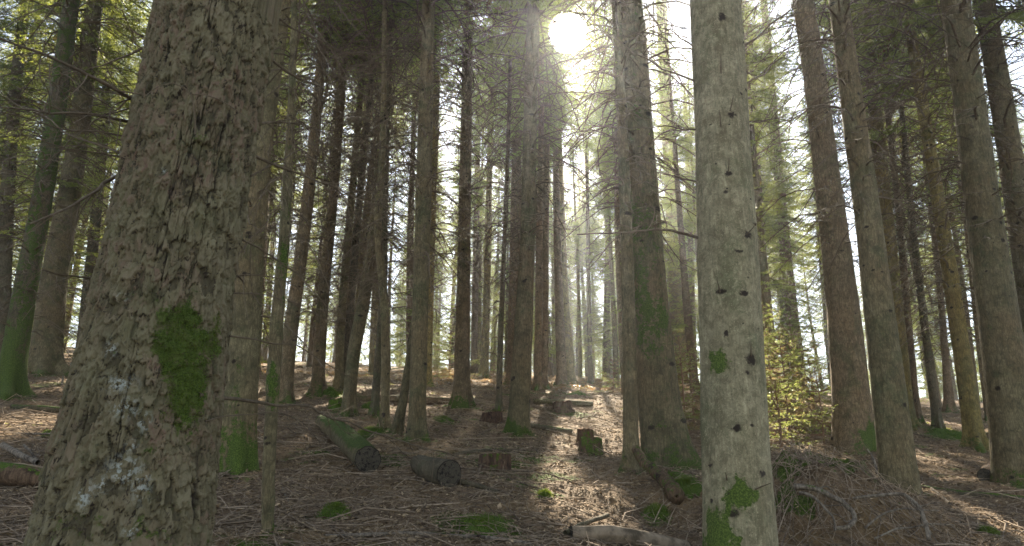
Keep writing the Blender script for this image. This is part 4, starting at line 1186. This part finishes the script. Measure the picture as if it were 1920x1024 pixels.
log('fallen_log', 'crumbling rust-coloured log with a mossy crown at the left edge', 'log', [(-20, 885, 40), (40, 893, 42), (86, 900, 34)], 'rotlog', top=0.5, ns=48)
log('fallen_branch', 'bare curved branch resting on the crumbling log at the left edge', 'branch', [(2, 858, 12), (35, 878, 11), (66, 893, 9)], 'stickb', top=0, cut=(False, False), ns=12, lift=.12)
log('fallen_log', 'thin straight mossy log on the right, set with little dead spikes', 'log', [(1716, 912, 9), (1800, 924, 10), (1870, 930, 9), (1940, 936, 9)], 'dark', top=0.8, ns=32)
log('fallen_branch', 'stout brown branch lying in the litter right of the root mound', 'branch', [(1700, 952, 12), (1750, 970, 15), (1800, 984, 12)], 'stickb', top=0, cut=(False, True), ns=18)
log('fallen_branch', 'pale dry stick lying slantwise in the sunny litter behind the mound', 'branch', [(1716, 900, 5), (1750, 922, 5), (1780, 948, 6)], 'stickb', top=0, cut=(False, False), ns=8, lift=.02)
log('fallen_branch', 'mossy leaning branch stub beside the mossy foot of the right edge tree', 'branch', [(1848, 900, 26), (1862, 885, 26), (1872, 872, 22)], 'rotlog', top=.1, ns=24, lift=.05)
log('fallen_branch', 'long pale wavy branch lying along the bottom edge left of the peeled log', 'branch', [(610, 1004, 6), (690, 1003, 8), (760, 1000, 7), (850, 1004, 6), (930, 1010, 9), (1000, 1022, 8)], 'stickb', top=0, cut=(False, False), ns=10)
log('fallen_branch', 'thin grey stick on the ground in front of the slender mossy sapling', 'branch', [(515, 990, 6), (560, 983, 6), (610, 982, 5)], 'stickb', top=0, cut=(False, False), ns=8)
log('fallen_branch', 'crooked grey stick right of the slender sapling', 'branch', [(530, 915, 4), (540, 940, 5), (552, 962, 5), (572, 970, 5)], 'stickb', top=0, cut=(False, False), ns=8)
log('fallen_branch', 'long low stick lying in shade behind the square mossy stump', 'branch', [(850, 852, 5), (905, 845, 6), (985, 846, 5)], 'dark', top=.1, cut=(False, False), ns=8)
stump('square low stump with a mossy side and a torn rusty face', 928, 879, 58, 30, moss=.15, jag=.2, seed=4, topmoss=.6, flare=.1)
stump('dark rear stump touching the lower mossy one in the glade light', 1098, 836, 30, 36, moss=.2, jag=.25, seed=7, topmoss=.2)
stump('moss-rimmed front stump of two in the glade light', 1108, 853, 42, 36, moss=.35, jag=.25, seed=9, topmoss=.7)
stump('small split black stump beside the pole-thin black stem', 922, 790, 36, 24, moss=-.3, jag=.6, seed=12, topmoss=.1)
stump('low brown stump hummock beyond the mossy pair in the clearing', 1055, 770, 36, 20, moss=.1, jag=.4, seed=15, topmoss=.3)
stump('mossy old stump between the close pair of trunks and the mossy log', 630, 768, 26, 24, moss=.5, jag=.4, seed=18, topmoss=.8)
stump('pale flat sawn stump beyond the slanting ochre trunk', 1897, 808, 20, 30, moss=-.1, jag=.1, seed=21, topmoss=.1, flare=.05)

# ------------------------------------------------------------------ the root mound on the right
MC = (2.80, 6.95)
def mound_h(x, y):
    dx, dy = (x - MC[0]) / 1.25, (y - MC[1]) / 0.95
    r = np.hypot(dx, dy)
    s = 1 - sstep(0.15, 1.0, r + 0.12 * fbm(x * 3, y * 3, 0, 3, 41))
    h = 0.60 * s + 0.10 * fbm(x * 4, y * 4, 2, 3, 42) * s + 0.035 * fbm(x * 14, y * 14, 2, 3, 43) * s
    # left shoulder towards the thick mossy tree
    s2 = np.exp(-(((x - 1.9) / 0.55) ** 2 + ((y - 7.7) / 0.55) ** 2))
    return h + 0.22 * s2
def build_mound():
    x = np.linspace(MC[0] - 1.7, MC[0] + 1.5, 230); y = np.linspace(MC[1] - 1.2, MC[1] + 1.4, 190)
    X, Y = np.meshgrid(x, y)
    h = mound_h(X, Y)
    Z = height(X, Y) + h - 0.05 + 0.02 * fbm(X * 22, Y * 22, 0, 2, 44)
    base = np.array([MC[0], MC[1], float(height(MC[0], MC[1], False))])
    V = np.stack([X, Y, Z], -1).reshape(-1, 3) - base
    ms = sstep(-0.05, 0.35, fbm(X * 2.6, Y * 2.6, 5, 4, 45)) * sstep(0.1, 0.35, h) * 1.5 + 0.8 * sstep(.45, .6, h)
    o = thing('root_mound', 'mossy earth mound of an overturned root plate between the pale tree and the knotty grey green trunk', 'mound', tuple(base), me=make_mesh('root_mound', V, grid_faces(len(y), len(x), False), M['earth'], {'moss': ms.ravel()}))
    o['label'] = 'twig-strewn mossy earth mound between the pale tree and the grey green trunk'
    return V + base, ms.ravel(), h.ravel()
MV = build_mound()
def surf_z(x, y):
    x = np.asarray(x, float); y = np.asarray(y, float)
    inside = (np.abs(x - MC[0] + .1) < 1.55) & (np.abs(y - MC[1] - .1) < 1.25)
    return np.where(inside, np.maximum(height(x, y), height(x, y) + mound_h(x, y) - 0.05), height(x, y))

def twig_thing(label, pts, Y0, Y1, w0, w1, tw=5, twl=.25, mat='stickb', name='fallen_branch', amp=.02, moss=0.0, group=None):
    n = len(pts)
    P = np.array([at_depth(px, py, Y0 + (Y1 - Y0) * i / (n - 1)) for i, (px, py) in enumerate(pts)])
    b = P[0].copy()
    root = thing(name, label, 'branch', tuple(b), group)
    P = P - b
    r0, r1 = w0 / 2 * Y0 / FPX, w1 / 2 * Y1 / FPX
    Q, Rr = wiggle(P, np.linspace(r0, r1, n), 30, amp)
    tip = Q[-1] + (Q[-1] - Q[-2]) * .15; tip0 = Q[0] - (Q[1] - Q[0]) * .15
    S_ = Soup(); S_.tube(np.concatenate([[tip0], Q, [tip]]), np.concatenate([[Rr[0] * .15], Rr, [Rr[-1] * .15]]), 10, .5, wob=.3 if w1 > 15 else .2)
    for j in range(tw):
        i = RNG.integers(3, 28)
        d = Q[i + 1] - Q[i]; d /= np.linalg.norm(d)
        e = d * .6 + RNG.normal(0, .6, 3); e /= np.linalg.norm(e); l = twl * RNG.uniform(.4, 1.2)
        rr = Rr[i] * .45
        S_.tube([Q[i], Q[i] + e * l * .5 + RNG.normal(0, .02, 3), Q[i] + e * l], [rr, rr * .7, rr * .3], 4, RNG.random(), n=6)
    me = S_.mesh('wood', M[mat]); k = len(me.vertices)
    for nm in ('moss', 'knot'):
        at = me.attributes.new(nm, 'FLOAT', 'POINT'); at.data.foreach_set('value', np.full(k, moss if nm == 'moss' else 0, np.float32))
    root2 = obj('wood', me, root)
    return root
twig_thing('grey moss-flecked root snaking down the face of the mound', [(1488, 912), (1530, 918), (1565, 938), (1592, 952), (1604, 972), (1590, 986), (1565, 990)], 6.3, 6.0, 10, 7, 3, .15, moss=.35, name='root', amp=.03)
twig_thing('forked grey root below the moss-flecked one on the mound', [(1498, 924), (1522, 930), (1545, 950), (1560, 968), (1566, 995)], 6.15, 5.95, 6, 3, 3, .2, name='root')
twig_thing('pale bare branch arching over the right end of the mound', [(1600, 935), (1650, 928), (1695, 926), (1720, 945), (1735, 980), (1742, 1012)], 6.2, 5.8, 5, 8, 6, .3)
twig_thing('long thin twig drooping over the right slope of the mound', [(1622, 990), (1660, 965), (1700, 957), (1760, 958)], 6.1, 6.2, 4, 2, 6, .3, amp=.03)
twig_thing('fine grey twig crossing low on the mound', [(1640, 1010), (1690, 990), (1740, 985), (1790, 985)], 5.9, 6.1, 4, 2, 6, .3, amp=.03)
twig_thing('upright dark twig standing on top of the mound before the grey green trunk', [(1644, 888), (1638, 862), (1626, 842)], 7.0, 7.1, 5, 2, 3, .15)
twig_thing('straight thin stick slanting up the left face of the mound', [(1538, 918), (1560, 895), (1582, 880)], 6.5, 6.8, 4, 3, 1, .15)
stump('torn mossy stump perched on top of the mound', 1572, 882, 58, 26, moss=.5, jag=.5, seed=25, topmoss=.9, Y=7.15, flare=.15)
slab = twig_thing('splintered mossy root slab slanting down from the slim pale trunk into the hollow', [(1186, 832), (1205, 862), (1228, 888), (1252, 905), (1268, 930)], 8.6, 7.3, 14, 32, 0, .1, mat='rotlog', name='broken_root', moss=.25, amp=.03)
twig_thing('low mossy root running from the thick mossy tree towards the pale tree', [(1255, 895), (1285, 900), (1330, 908), (1380, 910)], 8.3, 8.0, 26, 20, 0, .1, mat='rotlog', name='surface_root', moss=.55)
for i, (px, py, h_, dx) in enumerate([(240, 758, 46, -14), (186, 745, 28, -6), (150, 755, 22, -10), (116, 722, 18, 3)]):
    lab = ['tallest bare stick stuck upright in the ground left of the scaly trunk', 'second bare upright stick, left of the tallest one', 'short bare upright stick above the thin mossy log on the left', 'tiny upright twig at the foot of the grey knotty trunk'][i]
    p = hit(px, py)
    twig_thing(lab, [(px, py + 6), (px + dx * .5, py - h_ * .5), (px + dx, py - h_)], p[1], p[1], 5, 3, 1, .1, name='upright_stick', amp=.006)
for lab, pts in [('crossed dry stick nearest the left edge below the thin mossy log', [(28, 842), (55, 862), (78, 880)]), ('crossed dry stick leaning towards the scaly trunk on the left', [(45, 835), (70, 865), (95, 900)]),
                 ('long thin dry stick lying level left of the scaly trunk', [(0, 815), (60, 812), (130, 815)])]:
    p = hit(pts[1][0], pts[1][1] + 8)
    twig_thing(lab, pts, p[1] + .2, p[1] - .1, 5, 3, 3, .15)

# ------------------------------------------------------------------ moss hummocks
def hummock(label, px, py, wpx, hpx, seed=0, group=None):
    p = hit(px, py); sc = (p @ FWD) / FPX
    rx, ry, hz = wpx / 2 * sc, wpx / 2 * sc * 0.8, hpx * sc * 0.75
    u = np.linspace(0, 2 * np.pi, 48, endpoint=False); v = np.linspace(0.02, 1.25, 22)
    U, W = np.meshgrid(u, v)
    rr = W * (1 + 0.30 * fbm(np.cos(U) * 1.5, np.sin(U) * 1.5, seed, 3, seed))
    X = rx * rr * np.cos(U); Y = ry * rr * np.sin(U)
    Z = hz * (1 - W ** 2.2) * (1 + 0.35 * fbm(X * 14, Y * 14, seed, 3, seed + 2)) + 0.02 * fbm(X * 30, Y * 30, 1, 2, 5)
    Z = Z + surf_z(X + p[0], Y + p[1]) - p[2]
    V = np.stack([X, Y, Z], -1)
    o = thing('moss_hummock', label, 'moss', tuple(p), group, me=make_mesh('moss_hummock', V.reshape(-1, 3), grid_faces(22, 48), M['moss'], {'var': np.zeros(V.size // 3) + .3}))
    n = 2600
    a = RNG.integers(0, 17, n); c = RNG.integers(0, 48, n)
    q = V[a, c] + RNG.normal(0, 0.012, (n, 3))
    q[:, 2] += 0.004
    d = RNG.normal(0, 0.6, (n, 3)); d[:, 2] = np.abs(d[:, 2]) + .4; d /= np.linalg.norm(d, axis=1)[:, None]
    w = np.cross(d, RNG.normal(size=(n, 3))); w /= np.linalg.norm(w, axis=1)[:, None]
    l = 0.015 * RNG.uniform(.5, 1.4, (n, 1))
    S_ = Soup(); S_.tris(np.stack([q - w * l * .18, q + w * l * .18, q + d * l], 1), RNG.random(n))
    obj('tufts', S_.mesh('tufts', M['mossl'], False), o)
for i, a in enumerate([('bright green moss cushion in the foreground between sapling and pale branch', 628, 968, 56, 26), ('low olive moss patch at the bottom centre', 905, 990, 110, 12), ('small mossy lump in the litter right of centre', 1022, 935, 24, 12),
          ('mossy bank at the near end of the long log', 690, 818, 60, 14), ('green cushion in the hollow under the root slab', 1232, 965, 50, 16), ('dark green cushion in the hollow left of the pale tree', 1290, 945, 60, 20),
          ('round moss tuft left of the scaly trunk', 92, 820, 24, 12), ('moss patch in the litter far right bottom', 1855, 1002, 34, 10), ('sunlit moss ridge right of the grey knotty far log', 1080, 742, 40, 8),
          ('sunlit moss cushion by the long red brown log', 700, 765, 44, 10), ('yellow green moss bank before the slanting ochre trunk', 1790, 822, 90, 12), ('moss cushion between lone trunk and thin pole', 830, 790, 44, 8),
          ('small moss cushion at the foot of the ochre trunk', 1500, 862, 40, 10), ('moss hump left of the leaning curved stem', 620, 745, 36, 12)]):
    hummock(*a, seed=i)

# ------------------------------------------------------------------ bushy young spruces in the sun
def bush(label, px, py, H, Rad, seed, Y=None, dens=85, dry=True):
    p = hit(px, py)
    S_ = make_crown(seed, H, Rad, 0.16, 6, dens, 0.038, 0.011, 0.15, 0.15, twig_step=0.075, barebase=0.25)
    root = thing('young_spruce', label, 'young tree', tuple(p))
    obj('needle_branches', S_.mesh('needle_branches', [M['young'], M['twig2']], False), root)
    s2 = Soup(); s2.tube([[0, 0, -.1], [0.02, 0, H * .5], [0, 0.02, H]], [0.022, 0.014, 0.004], 8, .4, n=14)
    obj('trunk', s2.mesh('trunk', M['twig2']), root)
bush('bushiest sunlit young spruce between pale tree and warm brown trunk', 1480, 815, 2.0, 1.05, 201)
bush('airy half-bare young spruce close beside the pale tree', 1452, 800, 2.7, 0.8, 202)
bush('small young spruce with a bright top in front of the bushiest one', 1530, 800, 1.5, 0.7, 203)
bush('slim dry young spruce seen between thick mossy tree and pale tree', 1284, 812, 1.7, 0.55, 204)
bush('low sunlit spruce seedling right of the thick mossy tree', 1300, 790, 1.5, 0.7, 205)
bush('bright low spruce seedling at the foot of the warm brown trunk', 1462, 838, 0.5, 0.35, 206)
bush('wispy half-dead spruce sapling leaning over the mound behind the pale tree', 1465, 845, 1.1, 1.0, 221, dens=40)
bush('wispy dry sapling touching the warm brown trunk', 1545, 835, 1.3, 0.8, 222, dens=35)
bush('golden dry sapling deeper behind the bushiest young spruce', 1500, 778, 2.4, 1.3, 223, dens=40)
bush('far bright young spruce left of the lone straight trunk', 842, 712, 2.2, 1.4, 207)
bush('far bright young spruce at the crest beside the golden far stem', 925, 706, 1.8, 1.2, 208)
bush('low spruce seedling in the brush at the back of the glade', 1150, 735, 1.2, 0.8, 209)

# ------------------------------------------------------------------ uncountable ground cover
def scatter_xy(n, y0, y1, p, wx=0.76):
    y = y0 + (y1 - y0) * RNG.random(n) ** p
    x = RNG.uniform(-1, 1, n) * (wx * y + 1.0)
    return x, y
def litter_sticks(n, y0, y1, p, l0, l1, r0, r1, name, mat, seed):
    x, y = scatter_xy(n, y0, y1, p)
    z = surf_z(x, y)
    L = l0 + (l1 - l0) * RNG.random(n) ** 2.5; az = RNG.uniform(0, 2 * np.pi, n)
    d = np.stack([np.cos(az), np.sin(az), np.zeros(n)], 1)
    e = np.stack([x, y], 1) + d[:, :2] * L[:, None]
    z2 = surf_z(e[:, 0], e[:, 1])
    A = np.stack([x, y, z + RNG.uniform(0, .02, n)], 1); C = np.stack([e[:, 0], e[:, 1], z2 + RNG.uniform(0, .035, n) + (RNG.random(n) < .08) * RNG.uniform(0, .12, n)], 1)
    Bm = (A + C) / 2 + RNG.normal(0, .08, (n, 3)) * L[:, None]; Bm[:, 2] = np.maximum(Bm[:, 2], (A + C)[:, 2] / 2 + .004)
    R = RNG.uniform(r0, r1, n) * (.5 + .7 * L / l1)
    t = C - A; t /= np.linalg.norm(t, axis=1)[:, None]
    n1 = np.cross(t, [0, 0, 1.0]); n1 /= np.linalg.norm(n1, axis=1)[:, None]; n2 = np.cross(t, n1)
    rings = []
    for q, f in ((A, 1.0), (Bm, .8), (C, .4)):
        for k in range(3):
            a = 2 * np.pi * k / 3
            rings.append(q + (n1 * math.cos(a) + n2 * math.sin(a)) * (R * f)[:, None])
    V = np.stack(rings, 1)     # n,9,3
    f = []
    for i in (0, 1):
        for k in range(3):
            f.append([i * 3 + k, i * 3 + (k + 1) % 3, (i + 1) * 3 + (k + 1) % 3, (i + 1) * 3 + k])
    F = (np.array(f)[None] + (np.arange(n) * 9)[:, None, None]).reshape(-1, 4)
    me = make_mesh(name, V.reshape(-1, 3), F, M[mat], {'var': np.repeat(RNG.random(n), 9)})
    o = obj(name, me); o['kind'] = 'stuff'; o['label'] = 'dry twigs strewn over the forest floor'; o['category'] = 'twigs'
litter_sticks(34000, 4.3, 26, 1.6, .03, .45, .0020, .0055, 'twig_litter', 'stick', 1)
litter_sticks(2500, 9, 48, 1.2, .3, 1.6, .004, .010, 'brushwood', 'stick', 2)
litter_sticks(1300, 4.6, 20, 1.3, .25, 1.0, .005, .011, 'fallen_twigs', 'stick', 3)
def brush_heap():
    S_ = Soup()
    for i in range(420):
        a = RNG.uniform(0, 6.28); rr = RNG.random() ** .6
        x0 = MC[0] + 1.15 * rr * math.cos(a); y0 = MC[1] - .1 + .85 * rr * math.sin(a)
        d = RNG.uniform(0, 6.28); L = RNG.uniform(.15, .75); cv = RNG.normal(0, .5)
        P = []
        for k in range(6):
            t = k / 5; ang = d + cv * t
            px_, py_ = x0 + L * t * math.cos(ang), y0 + L * t * math.sin(ang)
            P.append([px_, py_, float(surf_z(px_, py_)) + .012 + RNG.random() * .02 + (RNG.random() * .14 * math.sin(math.pi * t) if i % 3 == 0 else 0)])
        r0 = RNG.uniform(.0015, .005)
        S_.tube(P, np.linspace(r0, r0 * .4, 6), 4, RNG.random())
    o = obj('brush_heap', S_.mesh('brush_heap', M['stick'])); o['kind'] = 'stuff'; o['label'] = 'tangle of dead twigs lying over the root mound'; o['category'] = 'twigs'
brush_heap()
def flakes(n, y0, y1, p, s0, s1, name, mat, lab, cat, zup=.01, tilt=.5):
    x, y = scatter_xy(n, y0, y1, p)
    z = surf_z(x, y) + RNG.uniform(0, zup, n)
    c = np.stack([x, y, z], 1)
    nn = RNG.normal(0, tilt, (n, 3)); nn[:, 2] = 1; nn /= np.linalg.norm(nn, axis=1)[:, None]
    a = np.cross(nn, RNG.normal(size=(n, 3))); a /= np.linalg.norm(a, axis=1)[:, None]; b = np.cross(nn, a)
    s = RNG.uniform(s0, s1, (n, 1)) * (1 + np.maximum(0, y[:, None] - 8) * .06); w = s * RNG.uniform(.15, .6, (n, 1))
    V = np.stack([c - a * s, c + b * w + nn * s * .25, c + a * s * RNG.uniform(.7, 1.1, (n, 1)), c - b * w + nn * s * .2], 1)
    F = np.arange(n * 4).reshape(n, 4)
    me = make_mesh(name, V.reshape(-1, 3), F, M[mat], {'var': np.repeat(RNG.random(n) ** 2.2, 4)}, False)
    o = obj(name, me); o['kind'] = 'stuff'; o['label'] = lab; o['category'] = cat
flakes(150000, 4.2, 32, 1.6, .009, .030, 'leaf_litter', 'litter', 'brown leaf and bark litter covering the slope', 'leaf litter')
def fronds(n, xr, yr, L, name, mat, lab, cat, keep=None, wid=.18):
    S_ = Soup(); x = RNG.uniform(*xr, n); y = RNG.uniform(*yr, n)
    if keep is not None:
        k = keep(x, y); x, y = x[k], y[k]
    z = surf_z(x, y); VV, A = [], []
    for i in range(len(x)):
        az = RNG.uniform(0, 6.28); l = L * RNG.uniform(.5, 1.2); v = RNG.random()
        p0 = np.array([x[i], y[i], z[i]]); h = np.array([math.cos(az), math.sin(az), 0])
        m = 9
        for j in range(1, m):
            t = j / m
            p = p0 + h * l * t * .9 + np.array([0, 0, l * (.95 * t - .9 * t * t)])
            s = np.array([-h[1], h[0], 0])
            for sg in (-1, 1):
                q = p + (s * sg * wid * l * 2.2 * (1.05 - t) + h * .05 * l + np.array([0, 0, RNG.uniform(-.1, .06) * l]))
                VV.append([p, p + h * l * .07, q]); A.append(v)
    S_.tris(np.array(VV), np.array(A))
    o = obj(name, S_.mesh(name, M[mat], False)); o['kind'] = 'stuff'; o['label'] = lab; o['category'] = cat
flakes(5000, 4.3, 18, 1.3, .018, .045, 'bark_chips', 'litter', 'flakes of bark and cone scales in the litter', 'bark chips', .02, .7)
fronds(2600, (-13, 13), (24, 55), .55, 'bracken', 'bracken', 'dry orange bracken on the sunny slope', 'bracken', lambda x, y: fbm(x * .25, y * .25, 3, 2, 9) > -.12)
fronds(1100, (-12, 15), (14, 46), .28, 'green_tufts', 'grassy', 'low green tufts among the litter', 'ground plants', lambda x, y: fbm(x * .5, y * .5, 8, 2, 19) > .12)
fronds(1100, (-7, 8), (5.5, 16), .10, 'moss_sprigs', 'grassy', 'sprigs of green between the twigs', 'ground plants', lambda x, y: fbm(x * .8, y * .8, 8, 2, 29) > .2)

# ------------------------------------------------------------------ haze
def build_haze():
    x, y0, y1, z0, z1 = 150, -16, 172, -25, 45
    V = [(-x, y0, z0), (x, y0, z0), (x, y1, z0), (-x, y1, z0), (-x, y0, z1), (x, y0, z1), (x, y1, z1), (-x, y1, z1)]
    F = [(0, 3, 2, 1), (4, 5, 6, 7), (0, 1, 5, 4), (1, 2, 6, 5), (2, 3, 7, 6), (3, 0, 4, 7)]
    m, nt = new_mat('air')
    o_ = nt.nodes.new('ShaderNodeOutputMaterial'); v = nt.nodes.new('ShaderNodeVolumePrincipled')
    v.inputs['Color'].default_value = (0.84, 0.91, 1.0, 1)
    v.inputs['Density'].default_value = HAZE
    v.inputs['Anisotropy'].default_value = 0.72
    nt.links.new(v.outputs[0], o_.inputs['Volume'])
    o = obj('haze', make_mesh('haze', V, np.array(F), m, smooth=False)); o['kind'] = 'stuff'
HAZE = 0.0008
build_haze()
